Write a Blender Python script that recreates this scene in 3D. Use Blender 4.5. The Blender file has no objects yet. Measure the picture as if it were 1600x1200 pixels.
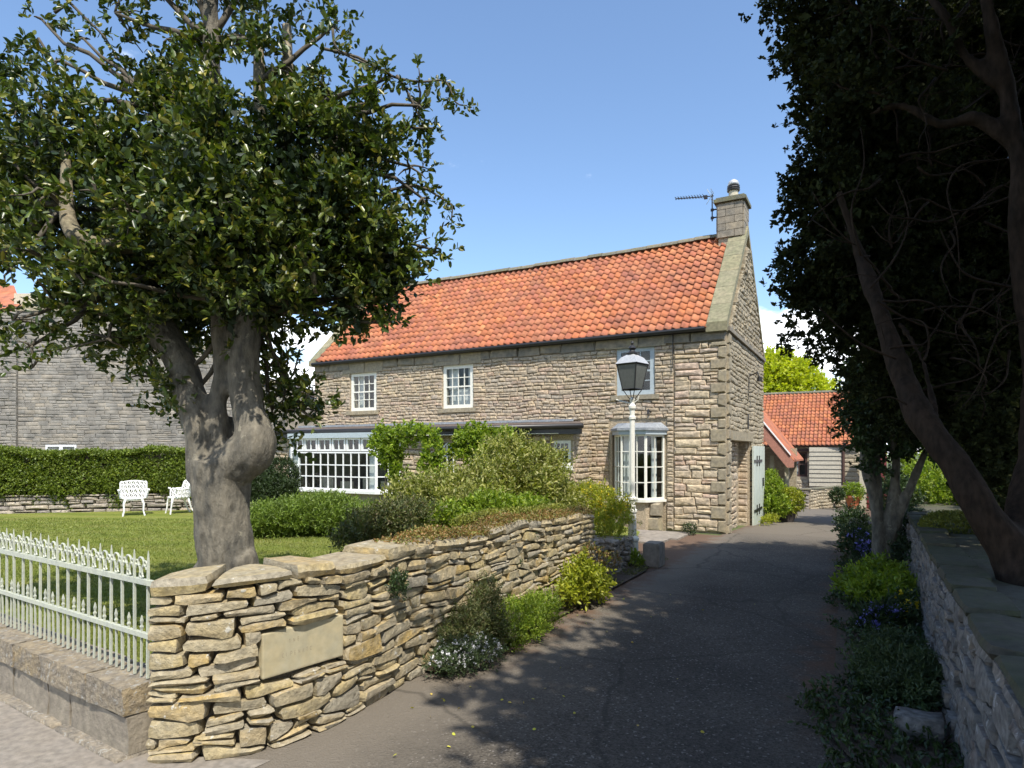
import bpy, bmesh, math, random
import numpy as np
from mathutils import Vector, Matrix, noise as mnoise
random.seed(7); rng = np.random.default_rng(7)
SC = bpy.context.scene
COL = SC.collection
R = math.radians
# ------------------------------------------------------------------ camera, sky, sun, exposure
YAW = 28.8
cam_d = bpy.data.cameras.new('camera'); cam = bpy.data.objects.new('camera', cam_d); COL.objects.link(cam)
cam.location = (0, 0, 1.9); cam.rotation_euler = (R(90), 0, R(YAW))
cam_d.lens = 1006 / 1600 * 36; cam_d.sensor_width = 36; cam_d.shift_y = 105 / 1600
cam_d.clip_start = 0.05; cam_d.clip_end = 2000
SC.camera = cam
SUN = Vector((.464, -.464, 1.0)).normalized()
sun_el = math.asin(SUN.z); sun_az = math.atan2(SUN.x, SUN.y)
w = bpy.data.worlds.new('World'); SC.world = w; w.use_nodes = True
nt = w.node_tree; nt.nodes.clear()
def N(nt, t, **k):
    n = nt.nodes.new(t)
    for a, b in k.items():
        if a.startswith('i_'):
            n.inputs[a[2:].replace('_', ' ')].default_value = b
        else: setattr(n, a, b)
    return n
sky = N(nt, 'ShaderNodeTexSky', sky_type='NISHITA', sun_disc=False, sun_elevation=sun_el, sun_rotation=sun_az,
        altitude=100, air_density=1.0, dust_density=1.0, ozone_density=2.2)
tc = N(nt, 'ShaderNodeTexCoord'); sep = N(nt, 'ShaderNodeSeparateXYZ')
nt.links.new(tc.outputs['Generated'], sep.inputs[0])
mp = N(nt, 'ShaderNodeMapping'); mp.inputs['Scale'].default_value = (1, 1, 2.2); mp.inputs['Location'].default_value = (1.7, 0.9, 0.0)
nt.links.new(tc.outputs['Generated'], mp.inputs[0])
nz = N(nt, 'ShaderNodeTexNoise'); nz.inputs['Scale'].default_value = 5.0; nz.inputs['Detail'].default_value = 9; nz.inputs['Roughness'].default_value = .55
nt.links.new(mp.outputs[0], nz.inputs[0])
# clouds sit low: the mask fades out above about 22 degrees
mr = N(nt, 'ShaderNodeMapRange'); mr.inputs[1].default_value = .02; mr.inputs[2].default_value = .34; mr.inputs[3].default_value = .20; mr.inputs[4].default_value = -.16
nt.links.new(sep.outputs[2], mr.inputs[0])
ad = N(nt, 'ShaderNodeMath', operation='ADD'); nt.links.new(nz.outputs[0], ad.inputs[0]); nt.links.new(mr.outputs[0], ad.inputs[1])
cr = N(nt, 'ShaderNodeMapRange', interpolation_type='SMOOTHSTEP'); cr.inputs[1].default_value = .50; cr.inputs[2].default_value = .64
nt.links.new(ad.outputs[0], cr.inputs[0])
mx = N(nt, 'ShaderNodeMix', data_type='RGBA'); mx.inputs[7].default_value = (10.2, 10.5, 10.9, 1)
nt.links.new(cr.outputs[0], mx.inputs[0])
tint = N(nt, 'ShaderNodeMix', data_type='RGBA', blend_type='MULTIPLY'); tint.inputs[0].default_value = 1; tint.inputs[7].default_value = (.97, 1.03, 1.06, 1)
nt.links.new(sky.outputs[0], tint.inputs[6]); nt.links.new(tint.outputs[2], mx.inputs[6])
bg = N(nt, 'ShaderNodeBackground'); bg.inputs[1].default_value = .15
nt.links.new(mx.outputs[2], bg.inputs[0])
wo = N(nt, 'ShaderNodeOutputWorld'); nt.links.new(bg.outputs[0], wo.inputs[0])
sd = bpy.data.lights.new('sun', 'SUN'); sd.energy = 3.7; sd.angle = R(.53); sd.color = (1, .94, .85)
so = bpy.data.objects.new('sun', sd); COL.objects.link(so); so.rotation_euler = SUN.to_track_quat('Z', 'Y').to_euler(); so.location = (20, -20, 40)
SC.view_settings.view_transform = 'Standard'; SC.view_settings.look = 'None'
SC.view_settings.exposure = 0.68; SC.view_settings.gamma = 1; SC.view_settings.use_curve_mapping = False

# ------------------------------------------------------------------ materials
def ramp(nt, cols, interp='LINEAR'):
    r = nt.nodes.new('ShaderNodeValToRGB'); e = r.color_ramp.elements; r.color_ramp.interpolation = interp
    while len(e) > 1: e.remove(e[0])
    for i, c in enumerate(cols):
        p = i / max(1, len(cols) - 1) if interp == 'LINEAR' else i / len(cols)
        if i == 0: e[0].position = p; el = e[0]
        else: el = e.new(p)
        el.color = (*c, 1)
    return r
def mat(name, pal, noise=None, nscale=8, nmix=.5, rough=.85, bump=0, bscale=30, metal=0, trans=0, rnd=True,
        spots=None, sscale=20, sth=.6, spec=.5, lowspot=None, stretch=(1, 1, 1), vary=.25, tcol=None, coat=0):
    m = bpy.data.materials.new(name); m.use_nodes = True; nt = m.node_tree; nt.nodes.clear(); L = nt.links.new
    out = N(nt, 'ShaderNodeOutputMaterial'); b = N(nt, 'ShaderNodeBsdfPrincipled')
    b.inputs['Roughness'].default_value = rough; b.inputs['Metallic'].default_value = metal
    b.inputs['Specular IOR Level'].default_value = spec; b.inputs['Coat Weight'].default_value = coat
    geo = N(nt, 'ShaderNodeNewGeometry'); oi = N(nt, 'ShaderNodeObjectInfo')
    mp = N(nt, 'ShaderNodeMapping'); mp.inputs['Scale'].default_value = stretch; L(geo.outputs['Position'], mp.inputs[0])
    if rnd:
        a = N(nt, 'ShaderNodeMath', operation='ADD'); L(geo.outputs['Random Per Island'], a.inputs[0]); L(oi.outputs['Random'], a.inputs[1])
        f = N(nt, 'ShaderNodeMath', operation='FRACT'); L(a.outputs[0], f.inputs[0]); rv = f.outputs[0]
    if len(pal) > 1 and rnd:
        r = ramp(nt, pal); L(rv, r.inputs[0]); col = r.outputs[0]
    elif len(pal) > 1:
        n0 = N(nt, 'ShaderNodeTexNoise'); n0.inputs['Scale'].default_value = nscale * .23; n0.inputs['Detail'].default_value = 4; L(mp.outputs[0], n0.inputs[0])
        mr0 = N(nt, 'ShaderNodeMapRange'); mr0.inputs[1].default_value = .3; mr0.inputs[2].default_value = .7; L(n0.outputs[0], mr0.inputs[0])
        r = ramp(nt, pal); L(mr0.outputs[0], r.inputs[0]); col = r.outputs[0]
    else:
        rgb = N(nt, 'ShaderNodeRGB'); rgb.outputs[0].default_value = (*pal[0], 1); col = rgb.outputs[0]
    n1 = N(nt, 'ShaderNodeTexNoise'); n1.inputs['Scale'].default_value = nscale; n1.inputs['Detail'].default_value = 8; n1.inputs['Roughness'].default_value = .65
    L(mp.outputs[0], n1.inputs[0])
    if noise is not None:
        mr_ = N(nt, 'ShaderNodeMapRange'); mr_.inputs[1].default_value = .4; mr_.inputs[2].default_value = .65; mr_.inputs[4].default_value = nmix; L(n1.outputs[0], mr_.inputs[0])
        x = N(nt, 'ShaderNodeMix', data_type='RGBA'); x.inputs[7].default_value = (*noise, 1); L(mr_.outputs[0], x.inputs[0]); L(col, x.inputs[6]); col = x.outputs[2]
    if vary:
        v = N(nt, 'ShaderNodeTexNoise'); v.inputs['Scale'].default_value = nscale * 3.1; v.inputs['Detail'].default_value = 6; L(mp.outputs[0], v.inputs[0])
        q = N(nt, 'ShaderNodeMapRange'); q.inputs[1].default_value = .3; q.inputs[2].default_value = .7; q.inputs[3].default_value = 1 - vary; q.inputs[4].default_value = 1 + vary
        L(v.outputs[0], q.inputs[0])
        x = N(nt, 'ShaderNodeVectorMath', operation='SCALE'); L(col, x.inputs[0]); L(q.outputs[0], x.inputs['Scale']); col = x.outputs[0]
    if spots is not None:
        s = N(nt, 'ShaderNodeTexNoise'); s.inputs['Scale'].default_value = sscale; s.inputs['Detail'].default_value = 5; s.inputs['Roughness'].default_value = .7
        L(geo.outputs['Position'], s.inputs[0])
        q = N(nt, 'ShaderNodeMapRange', interpolation_type='SMOOTHSTEP'); q.inputs[1].default_value = sth; q.inputs[2].default_value = sth + .05; q.inputs[4].default_value = .85
        L(s.outputs[0], q.inputs[0])
        x = N(nt, 'ShaderNodeMix', data_type='RGBA'); x.inputs[7].default_value = (*spots, 1); L(q.outputs[0], x.inputs[0]); L(col, x.inputs[6]); col = x.outputs[2]
    L(col, b.inputs['Base Color'])
    if bump:
        n2 = N(nt, 'ShaderNodeTexNoise'); n2.inputs['Scale'].default_value = bscale; n2.inputs['Detail'].default_value = 7; n2.inputs['Roughness'].default_value = .65; L(mp.outputs[0], n2.inputs[0])
        bp = N(nt, 'ShaderNodeBump'); bp.inputs['Strength'].default_value = 1; bp.inputs['Distance'].default_value = bump
        L(n2.outputs[0], bp.inputs['Height']); L(bp.outputs[0], b.inputs['Normal'])
    if trans:
        t = N(nt, 'ShaderNodeBsdfTranslucent'); tm = N(nt, 'ShaderNodeVectorMath', operation='MULTIPLY'); tm.inputs[1].default_value = tcol or (1.5, 1.6, .5)
        L(col, tm.inputs[0]); L(tm.outputs[0], t.inputs[0])
        ms = N(nt, 'ShaderNodeMixShader'); ms.inputs[0].default_value = trans; L(b.outputs[0], ms.inputs[1]); L(t.outputs[0], ms.inputs[2]); L(ms.outputs[0], out.inputs[0])
    else: L(b.outputs[0], out.inputs[0])
    m['col'] = 1
    return m
MT = {}
MT['house_stone'] = mat('house_stone', [(.42,.325,.215),(.49,.385,.255),(.37,.305,.22),(.55,.44,.28),(.46,.33,.235),(.38,.325,.25),(.51,.395,.25)], noise=(.35,.30,.23), nscale=5, nmix=.7, bump=.02, bscale=16, vary=.35)
MT['gable_stone'] = mat('gable_stone', [(.42,.355,.24),(.36,.305,.21),(.48,.40,.27),(.39,.325,.23)], noise=(.31,.28,.21), nscale=5, nmix=.6, bump=.02, bscale=16, vary=.3)
MT['corner_stone'] = mat('corner_stone', [(.50,.40,.26),(.56,.44,.29),(.44,.35,.24),(.60,.49,.32),(.52,.37,.27),(.42,.35,.27),(.58,.45,.27)], noise=(.38,.32,.24), nscale=4, nmix=.65, bump=.025, bscale=13, vary=.35)
MT['mortar'] = mat('mortar', [(.40,.325,.22)], nscale=14, bump=.02, bscale=25, vary=.4)
MT['dressed'] = mat('dressed', [(.32,.26,.165),(.36,.30,.19),(.28,.24,.17)], noise=(.22,.20,.16), nscale=5, nmix=.6, bump=.006, bscale=40)
MT['dressed_dark'] = mat('dressed_dark', [(.27,.235,.17),(.31,.26,.185),(.24,.21,.16),(.34,.28,.19)], noise=(.16,.15,.125), nscale=3, nmix=.8, bump=.006, bscale=40)
MT['coping'] = mat('coping', [(.25,.215,.12),(.30,.26,.16),(.22,.20,.12)], noise=(.17,.17,.09), nscale=4, nmix=.7, bump=.008, bscale=35)
MT['tile'] = mat('tile', [(.48,.155,.055),(.44,.135,.05),(.51,.18,.065),(.41,.125,.06),(.47,.155,.06),(.54,.205,.08),(.45,.14,.06),(.38,.12,.065)], noise=(.27,.11,.075), nscale=1.1, nmix=.65, rough=.8, bump=.004, bscale=60, vary=.3, spots=(.16,.14,.07), sscale=9, sth=.66)
MT['ridge'] = mat('ridge', [(.17,.16,.13),(.22,.19,.15),(.13,.13,.10)], noise=(.17,.16,.06), nscale=6, nmix=.7, bump=.008, bscale=40)
MT['ivory'] = mat('ivory', [(.78,.76,.66)], nscale=8, vary=.06, rough=.45)
MT['white'] = mat('white', [(.80,.80,.78)], nscale=8, vary=.06, rough=.4)
MT['bluegrey'] = mat('bluegrey', [(.40,.46,.48)], nscale=8, vary=.08, rough=.45)
MT['lead'] = mat('lead', [(.24,.26,.28)], noise=(.36,.38,.38), nscale=6, nmix=.6, rough=.55)
MT['black'] = mat('black', [(.022,.021,.021)], nscale=8, vary=.2, rough=.4)
MT['darkroof'] = mat('darkroof', [(.10,.075,.06)], noise=(.15,.12,.10), nscale=5, nmix=.6, rough=.7, bump=.004)
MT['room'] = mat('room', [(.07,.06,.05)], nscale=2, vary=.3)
MT['curtain'] = mat('curtain', [(.62,.62,.60)], nscale=4, vary=.1)
MT['dry_stone'] = mat('dry_stone', [(.44,.345,.17),(.37,.31,.20),(.48,.375,.17),(.40,.33,.21),(.32,.29,.225),(.47,.33,.12),(.42,.35,.22),(.38,.315,.185)], noise=(.34,.305,.225), nscale=7, nmix=.65, bump=.022, bscale=26, vary=.3, spots=(.60,.58,.50), sscale=13, sth=.62)
MT['dry_far'] = mat('dry_far', [(.34,.28,.21),(.27,.24,.20),(.40,.33,.24),(.23,.20,.17),(.45,.38,.28)], noise=(.25,.23,.20), nscale=7, nmix=.6, bump=.015, bscale=26, vary=.3, spots=(.5,.48,.42), sscale=12, sth=.63)
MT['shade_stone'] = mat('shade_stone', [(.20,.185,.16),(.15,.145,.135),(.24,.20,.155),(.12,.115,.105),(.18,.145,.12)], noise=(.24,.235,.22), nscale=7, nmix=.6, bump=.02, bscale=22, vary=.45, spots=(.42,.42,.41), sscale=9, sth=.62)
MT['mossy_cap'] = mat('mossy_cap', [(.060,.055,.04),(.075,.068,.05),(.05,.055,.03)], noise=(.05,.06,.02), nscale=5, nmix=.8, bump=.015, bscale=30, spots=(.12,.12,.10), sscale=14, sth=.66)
MT['wall_core'] = mat('wall_core', [(.07,.058,.042)], nscale=20, bump=.01, vary=.5)
MT['plaque'] = mat('plaque', [(.46,.39,.235)], noise=(.40,.37,.26), nscale=5, nmix=.8, bump=.002, bscale=80, vary=.12)
MT['carving'] = mat('carving', [(.30,.26,.17)], nscale=9, vary=.15)
MT['kerb_stone'] = mat('kerb_stone', [(.34,.275,.18),(.30,.255,.19),(.38,.29,.16)], noise=(.20,.18,.15), nscale=9, nmix=.8, bump=.035, bscale=28, spots=(.42,.40,.35), sscale=22, sth=.57, vary=.35)
MT['kerb_base'] = mat('kerb_base', [(.25,.215,.165)], noise=(.31,.27,.20), nscale=5, nmix=.6, bump=.01)
MT['railing'] = mat('railing', [(.50,.52,.41)], spots=(.22,.17,.11), sscale=40, sth=.68, noise=(.38,.41,.38), nscale=12, nmix=.5, rough=.5, vary=.1)
MT['lawn'] = None
MT['bark'] = mat('bark', [(.19,.168,.125)], noise=(.09,.084,.068), nscale=7, nmix=.9, bump=.03, bscale=16, spots=(.27,.245,.18), sscale=7, sth=.60, stretch=(1,1,.45), vary=.35)
MT['bark_pale'] = mat('bark_pale', [(.24,.20,.13)], noise=(.12,.11,.06), nscale=8, nmix=.8, bump=.015, bscale=20, vary=.3)
MT['bark_dark'] = mat('bark_dark', [(.038,.026,.018)], spec=.1, noise=(.018,.014,.010), nscale=8, nmix=.8, bump=.015, bscale=16, stretch=(1,1,.4), vary=.35)
MT['twig'] = mat('twig', [(.10,.085,.06)], nscale=9)
def leafm(name, pal, rough=.5, trans=.25, spec=.5, **k): return mat(name, pal, nscale=1.1, noise=None, rough=rough, trans=trans, spec=spec, vary=.3, **k)
MT['holly'] = leafm('holly', [(.045,.075,.016),(.065,.105,.018),(.033,.058,.016),(.12,.17,.024),(.05,.08,.018),(.19,.22,.035),(.04,.066,.018),(.30,.27,.05)], rough=.34, trans=.2, spec=.5)
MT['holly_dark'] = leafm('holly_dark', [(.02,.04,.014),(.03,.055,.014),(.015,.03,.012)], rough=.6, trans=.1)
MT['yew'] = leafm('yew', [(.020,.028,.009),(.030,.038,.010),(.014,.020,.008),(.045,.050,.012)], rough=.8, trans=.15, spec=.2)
MT['hedge'] = leafm('hedge', [(.13,.18,.02),(.17,.22,.024),(.08,.125,.018),(.22,.26,.03)])
MT['lime'] = leafm('lime', [(.40,.44,.02),(.50,.52,.03),(.30,.36,.02),(.56,.54,.05)], trans=.45)
MT['fresh'] = leafm('fresh', [(.18,.26,.022),(.25,.34,.028),(.11,.18,.02),(.33,.38,.04)], trans=.35)
MT['yellowgreen'] = leafm('yellowgreen', [(.26,.30,.025),(.36,.37,.03),(.17,.22,.02),(.42,.40,.035)], trans=.35)
MT['olive'] = leafm('olive', [(.19,.22,.035),(.27,.29,.05),(.13,.16,.028),(.34,.34,.09),(.42,.40,.16),(.16,.21,.03)], trans=.3)
MT['juniper'] = leafm('juniper', [(.14,.21,.028),(.19,.26,.035),(.09,.145,.022)], trans=.25)
MT['darkolive'] = leafm('darkolive', [(.09,.12,.035),(.07,.095,.03),(.13,.15,.045),(.16,.16,.06),(.11,.08,.04)], trans=.25)
MT['grass_blade'] = leafm('grass_blade', [(.18,.22,.035),(.23,.26,.05),(.14,.185,.03),(.28,.28,.08)], trans=.25)
MT['conifer'] = leafm('conifer', [(.028,.05,.012),(.04,.068,.014),(.02,.036,.01)], trans=.15)
MT['darkgreen'] = leafm('darkgreen', [(.03,.055,.016),(.045,.08,.02),(.025,.04,.014)], trans=.2)
MT['bluegreen'] = leafm('bluegreen', [(.06,.095,.035),(.05,.08,.03),(.085,.115,.04)], trans=.2)
MT['moss'] = leafm('moss', [(.24,.12,.04),(.20,.16,.04),(.28,.14,.045),(.17,.18,.03),(.14,.16,.03)], trans=.1)
MT['mossgreen'] = leafm('mossgreen', [(.17,.20,.02),(.22,.22,.03),(.12,.15,.02)], trans=.1)
MT['petal_white'] = leafm('petal_white', [(.78,.78,.78),(.72,.72,.74)], trans=.2, tcol=(1,1,1))
MT['petal_yellow'] = leafm('petal_yellow', [(.75,.58,.03),(.65,.50,.02)], trans=.2, tcol=(1,1,.6))
MT['petal_blue'] = leafm('petal_blue', [(.24,.22,.66),(.34,.32,.75)], trans=.2, tcol=(1,1,1))
MT['terracotta'] = mat('terracotta', [(.50,.17,.075)], nscale=9, vary=.15, bump=.003)
MT['darkpot'] = mat('darkpot', [(.06,.05,.045)], nscale=9)
MT['neighbour'] = mat('neighbour', [(.27,.245,.205),(.235,.217,.185),(.32,.275,.21),(.25,.228,.195)], noise=(.185,.173,.152), nscale=.9, nmix=.8, bump=.01, bscale=20, vary=.3)
MT['neigh_mortar'] = mat('neigh_mortar', [(.25,.228,.19)], nscale=6, bump=.01, vary=.3)
MT['board'] = mat('board', [(.36,.33,.26)], nscale=5, vary=.2)
MT['cream'] = mat('cream', [(.50,.45,.33)], nscale=5, vary=.12)
MT['maroon'] = mat('maroon', [(.16,.03,.03)], nscale=5, vary=.12)
MT['brown'] = mat('brown', [(.075,.04,.03)], nscale=5, vary=.2)
MT['pinkboard'] = mat('pinkboard', [(.42,.20,.15)], nscale=5, vary=.15)
MT['door_paint'] = mat('door_paint', [(.55,.60,.52)], nscale=5, vary=.08, rough=.5)
MT['chair_white'] = mat('chair_white', [(.80,.79,.76)], nscale=8, vary=.08, rough=.45)
MT['silver'] = mat('silver', [(.55,.55,.54)], nscale=8, vary=.12, rough=.45, metal=.3)
MT['soil'] = mat('soil', [(.06,.042,.028)], noise=(.10,.075,.045), nscale=14, nmix=.7, bump=.02, bscale=30, vary=.4)
MT['slab'] = mat('slab', [(.30,.26,.21),(.26,.23,.20)], noise=(.20,.18,.15), nscale=4, nmix=.6, bump=.006, bscale=40)
MT['yleaf'] = mat('yleaf', [(.55,.48,.06),(.40,.42,.05),(.5,.35,.08)], nscale=8, vary=.1)

def glass_mat(name, tint=(.85,.9,.9), rough=.03, base=.055):
    m = bpy.data.materials.new(name); m.use_nodes = True; nt = m.node_tree; nt.nodes.clear(); L = nt.links.new
    out = N(nt, 'ShaderNodeOutputMaterial'); t = N(nt, 'ShaderNodeBsdfTransparent'); t.inputs[0].default_value = (*tint, 1)
    g = N(nt, 'ShaderNodeBsdfGlossy'); g.inputs['Roughness'].default_value = rough
    f = N(nt, 'ShaderNodeLayerWeight'); pw = N(nt, 'ShaderNodeMath', operation='POWER'); pw.inputs[1].default_value = 4; L(f.outputs['Facing'], pw.inputs[0]); a = N(nt, 'ShaderNodeMath', operation='MULTIPLY_ADD'); a.inputs[1].default_value = .8; a.inputs[2].default_value = base; L(pw.outputs[0], a.inputs[0])
    s = N(nt, 'ShaderNodeMixShader'); L(a.outputs[0], s.inputs[0]); L(t.outputs[0], s.inputs[1]); L(g.outputs[0], s.inputs[2]); L(s.outputs[0], out.inputs[0])
    return m
MT['glass'] = glass_mat('glass')
MT['lamp_glass'] = mat('lamp_glass', [(.13,.135,.12)], nscale=8, vary=.1, rough=.25)

def custom(name, build):
    m = bpy.data.materials.new(name); m.use_nodes = True; nt = m.node_tree; nt.nodes.clear()
    out = N(nt, 'ShaderNodeOutputMaterial'); b = N(nt, 'ShaderNodeBsdfPrincipled'); nt.links.new(b.outputs[0], out.inputs[0]); build(nt, b, nt.links.new); return m
def f_lawn(nt, b, L):
    geo = N(nt, 'ShaderNodeNewGeometry'); b.inputs['Roughness'].default_value = .9; b.inputs['Specular IOR Level'].default_value = .1
    wv = N(nt, 'ShaderNodeTexWave', wave_type='BANDS', bands_direction='Y'); wv.inputs['Scale'].default_value = .30; wv.inputs['Distortion'].default_value = 4.5; wv.inputs['Detail'].default_value = 3; wv.inputs['Detail Scale'].default_value = .8
    mp = N(nt, 'ShaderNodeMapping'); mp.inputs['Rotation'].default_value = (0, 0, R(-24)); L(geo.outputs['Position'], mp.inputs[0]); L(mp.outputs[0], wv.inputs[0])
    r = ramp(nt, [(.17,.205,.038),(.195,.225,.045),(.23,.245,.055)]); L(wv.outputs[0], r.inputs[0])
    n = N(nt, 'ShaderNodeTexNoise'); n.inputs['Scale'].default_value = 60; n.inputs['Detail'].default_value = 8; n.inputs['Roughness'].default_value = .8; L(geo.outputs['Position'], n.inputs[0])
    q = N(nt, 'ShaderNodeMapRange'); q.inputs[1].default_value = .3; q.inputs[2].default_value = .7; q.inputs[3].default_value = .6; q.inputs[4].default_value = 1.4; L(n.outputs[0], q.inputs[0])
    n3 = N(nt, 'ShaderNodeTexNoise'); n3.inputs['Scale'].default_value = .9; n3.inputs['Detail'].default_value = 6; L(geo.outputs['Position'], n3.inputs[0])
    q3 = N(nt, 'ShaderNodeMapRange'); q3.inputs[1].default_value = .5; q3.inputs[2].default_value = .75; q3.inputs[4].default_value = .6; L(n3.outputs[0], q3.inputs[0])
    x = N(nt, 'ShaderNodeMix', data_type='RGBA'); x.inputs[7].default_value = (.28,.25,.085,1); L(q3.outputs[0], x.inputs[0]); L(r.outputs[0], x.inputs[6])
    s = N(nt, 'ShaderNodeVectorMath', operation='SCALE'); L(x.outputs[2], s.inputs[0]); L(q.outputs[0], s.inputs['Scale']); L(s.outputs[0], b.inputs['Base Color'])
    bp = N(nt, 'ShaderNodeBump'); bp.inputs['Distance'].default_value = .03; L(n.outputs[0], bp.inputs['Height']); L(bp.outputs[0], b.inputs['Normal'])
MT['lawn'] = custom('lawn', f_lawn)
def f_drive(nt, b, L):
    geo = N(nt, 'ShaderNodeNewGeometry'); b.inputs['Roughness'].default_value = .9; b.inputs['Specular IOR Level'].default_value = .25
    P = geo.outputs['Position']; sp = N(nt, 'ShaderNodeSeparateXYZ'); L(P, sp.inputs[0])
    n = N(nt, 'ShaderNodeTexNoise'); n.inputs['Scale'].default_value = .8; n.inputs['Detail'].default_value = 8; L(P, n.inputs[0])
    q = N(nt, 'ShaderNodeMapRange'); q.inputs[1].default_value = .35; q.inputs[2].default_value = .65; L(n.outputs[0], q.inputs[0])
    r = ramp(nt, [(.052,.046,.038),(.068,.060,.049),(.090,.078,.062)]); L(q.outputs[0], r.inputs[0])  # asphalt darkened so its colour deepens the tree shade on the middle
    # aggregate grain
    vo = N(nt, 'ShaderNodeTexVoronoi'); vo.inputs['Scale'].default_value = 70; L(P, vo.inputs[0])
    hs = N(nt, 'ShaderNodeSeparateColor'); L(vo.outputs['Color'], hs.inputs[0])
    q2 = N(nt, 'ShaderNodeMapRange'); q2.inputs[3].default_value = .5; q2.inputs[4].default_value = 1.5; L(hs.outputs[0], q2.inputs[0])
    gt = N(nt, 'ShaderNodeMath', operation='GREATER_THAN'); gt.inputs[1].default_value = .965; L(hs.outputs[1], gt.inputs[0])
    s = N(nt, 'ShaderNodeVectorMath', operation='SCALE'); L(r.outputs[0], s.inputs[0]); L(q2.outputs[0], s.inputs['Scale'])
    x0 = N(nt, 'ShaderNodeMix', data_type='RGBA'); x0.inputs[7].default_value = (.20,.18,.155,1); L(gt.outputs[0], x0.inputs[0]); L(s.outputs[0], x0.inputs[6])
    # sandy dust along the house side; its pale tone also paints in the sunlight
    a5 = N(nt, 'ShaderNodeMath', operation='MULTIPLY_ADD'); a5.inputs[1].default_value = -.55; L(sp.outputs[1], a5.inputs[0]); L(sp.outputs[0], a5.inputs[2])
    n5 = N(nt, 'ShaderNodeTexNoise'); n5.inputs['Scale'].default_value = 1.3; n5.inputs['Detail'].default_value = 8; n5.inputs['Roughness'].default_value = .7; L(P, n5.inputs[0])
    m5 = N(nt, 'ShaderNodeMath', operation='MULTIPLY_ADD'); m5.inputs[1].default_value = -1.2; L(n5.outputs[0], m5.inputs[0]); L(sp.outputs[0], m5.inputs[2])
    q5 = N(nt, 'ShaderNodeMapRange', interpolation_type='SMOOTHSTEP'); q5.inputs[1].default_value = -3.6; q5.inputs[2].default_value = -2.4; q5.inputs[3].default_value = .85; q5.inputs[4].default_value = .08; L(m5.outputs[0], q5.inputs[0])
    x5 = N(nt, 'ShaderNodeMix', data_type='RGBA'); x5.inputs[7].default_value = (.185,.16,.125,1); fy = N(nt, 'ShaderNodeMapRange', interpolation_type='SMOOTHSTEP'); fy.inputs[1].default_value = 13; fy.inputs[2].default_value = 17; fy.inputs[4].default_value = .85; L(sp.outputs[1], fy.inputs[0]); mxx = N(nt, 'ShaderNodeMath', operation='MAXIMUM'); L(fy.outputs[0], mxx.inputs[0]); L(q5.outputs[0], mxx.inputs[1]); L(mxx.outputs[0], x5.inputs[0]); L(x0.outputs[2], x5.inputs[6]); x0 = x5  # paler past the house corner: sunlight on the far drive put into the colour
    # moss and leaf litter drifting in from both edges of the drive
    a1 = N(nt, 'ShaderNodeMath', operation='ABSOLUTE'); c1 = N(nt, 'ShaderNodeMath', operation='ADD'); c1.inputs[1].default_value = 1.62; L(sp.outputs[0], c1.inputs[0]); L(c1.outputs[0], a1.inputs[0])
    n4 = N(nt, 'ShaderNodeTexNoise'); n4.inputs['Scale'].default_value = 3.2; n4.inputs['Detail'].default_value = 9; n4.inputs['Roughness'].default_value = .7; L(P, n4.inputs[0])
    ad = N(nt, 'ShaderNodeMath', operation='MULTIPLY_ADD'); ad.inputs[1].default_value = 1.5; L(n4.outputs[0], ad.inputs[0]); L(a1.outputs[0], ad.inputs[2])
    q4 = N(nt, 'ShaderNodeMapRange', interpolation_type='SMOOTHSTEP'); q4.inputs[1].default_value = 1.75; q4.inputs[2].default_value = 2.2; q4.inputs[4].default_value = .65; L(ad.outputs[0], q4.inputs[0])
    yy = N(nt, 'ShaderNodeMapRange'); yy.inputs[1].default_value = 4.2; yy.inputs[2].default_value = 6; L(sp.outputs[1], yy.inputs[0])
    m4 = N(nt, 'ShaderNodeMath', operation='MULTIPLY'); L(q4.outputs[0], m4.inputs[0]); L(yy.outputs[0], m4.inputs[1])
    x1 = N(nt, 'ShaderNodeMix', data_type='RGBA'); x1.inputs[7].default_value = (.13,.065,.035,1); L(m4.outputs[0], x1.inputs[0]); L(x0.outputs[2], x1.inputs[6])
    vc = N(nt, 'ShaderNodeTexVoronoi', feature='DISTANCE_TO_EDGE'); vc.inputs['Scale'].default_value = .55; dn = N(nt, 'ShaderNodeTexNoise'); dn.inputs['Scale'].default_value = 2.5; dn.inputs['Detail'].default_value = 6; L(P, dn.inputs[0])
    dm = N(nt, 'ShaderNodeMix', data_type='VECTOR'); dm.inputs[0].default_value = .22; L(P, dm.inputs[4]); L(dn.outputs[1], dm.inputs[5]); L(dm.outputs[1], vc.inputs[0])
    ck = N(nt, 'ShaderNodeMapRange'); ck.inputs[1].default_value = .003; ck.inputs[2].default_value = .012; ck.inputs[3].default_value = .45; ck.inputs[4].default_value = 0; L(vc.outputs['Distance'], ck.inputs[0])
    x2 = N(nt, 'ShaderNodeMix', data_type='RGBA'); x2.inputs[7].default_value = (.03,.027,.022,1); L(ck.outputs[0], x2.inputs[0]); L(x1.outputs[2], x2.inputs[6]); x1 = x2
    L(x1.outputs[2], b.inputs['Base Color'])
    bp = N(nt, 'ShaderNodeBump'); bp.inputs['Distance'].default_value = .006; L(vo.outputs['Distance'], bp.inputs['Height']); L(bp.outputs[0], b.inputs['Normal'])
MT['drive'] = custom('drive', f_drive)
MT['pavement'] = mat('pavement', [(.23,.20,.165),(.27,.24,.195)], rnd=False, noise=(.22,.20,.175), nscale=6, nmix=.6, bump=.004, bscale=90, vary=.25, spots=(.12,.10,.07), sscale=5, sth=.68)
MT['ground'] = mat('ground', [(.08,.11,.03),(.11,.13,.04)], rnd=False, nscale=3, bump=.02)
MT['raised'] = mat('raised', [(.09,.08,.055),(.075,.085,.035)], rnd=False, noise=(.12,.11,.09), nscale=5, nmix=.6, bump=.02)

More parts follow.
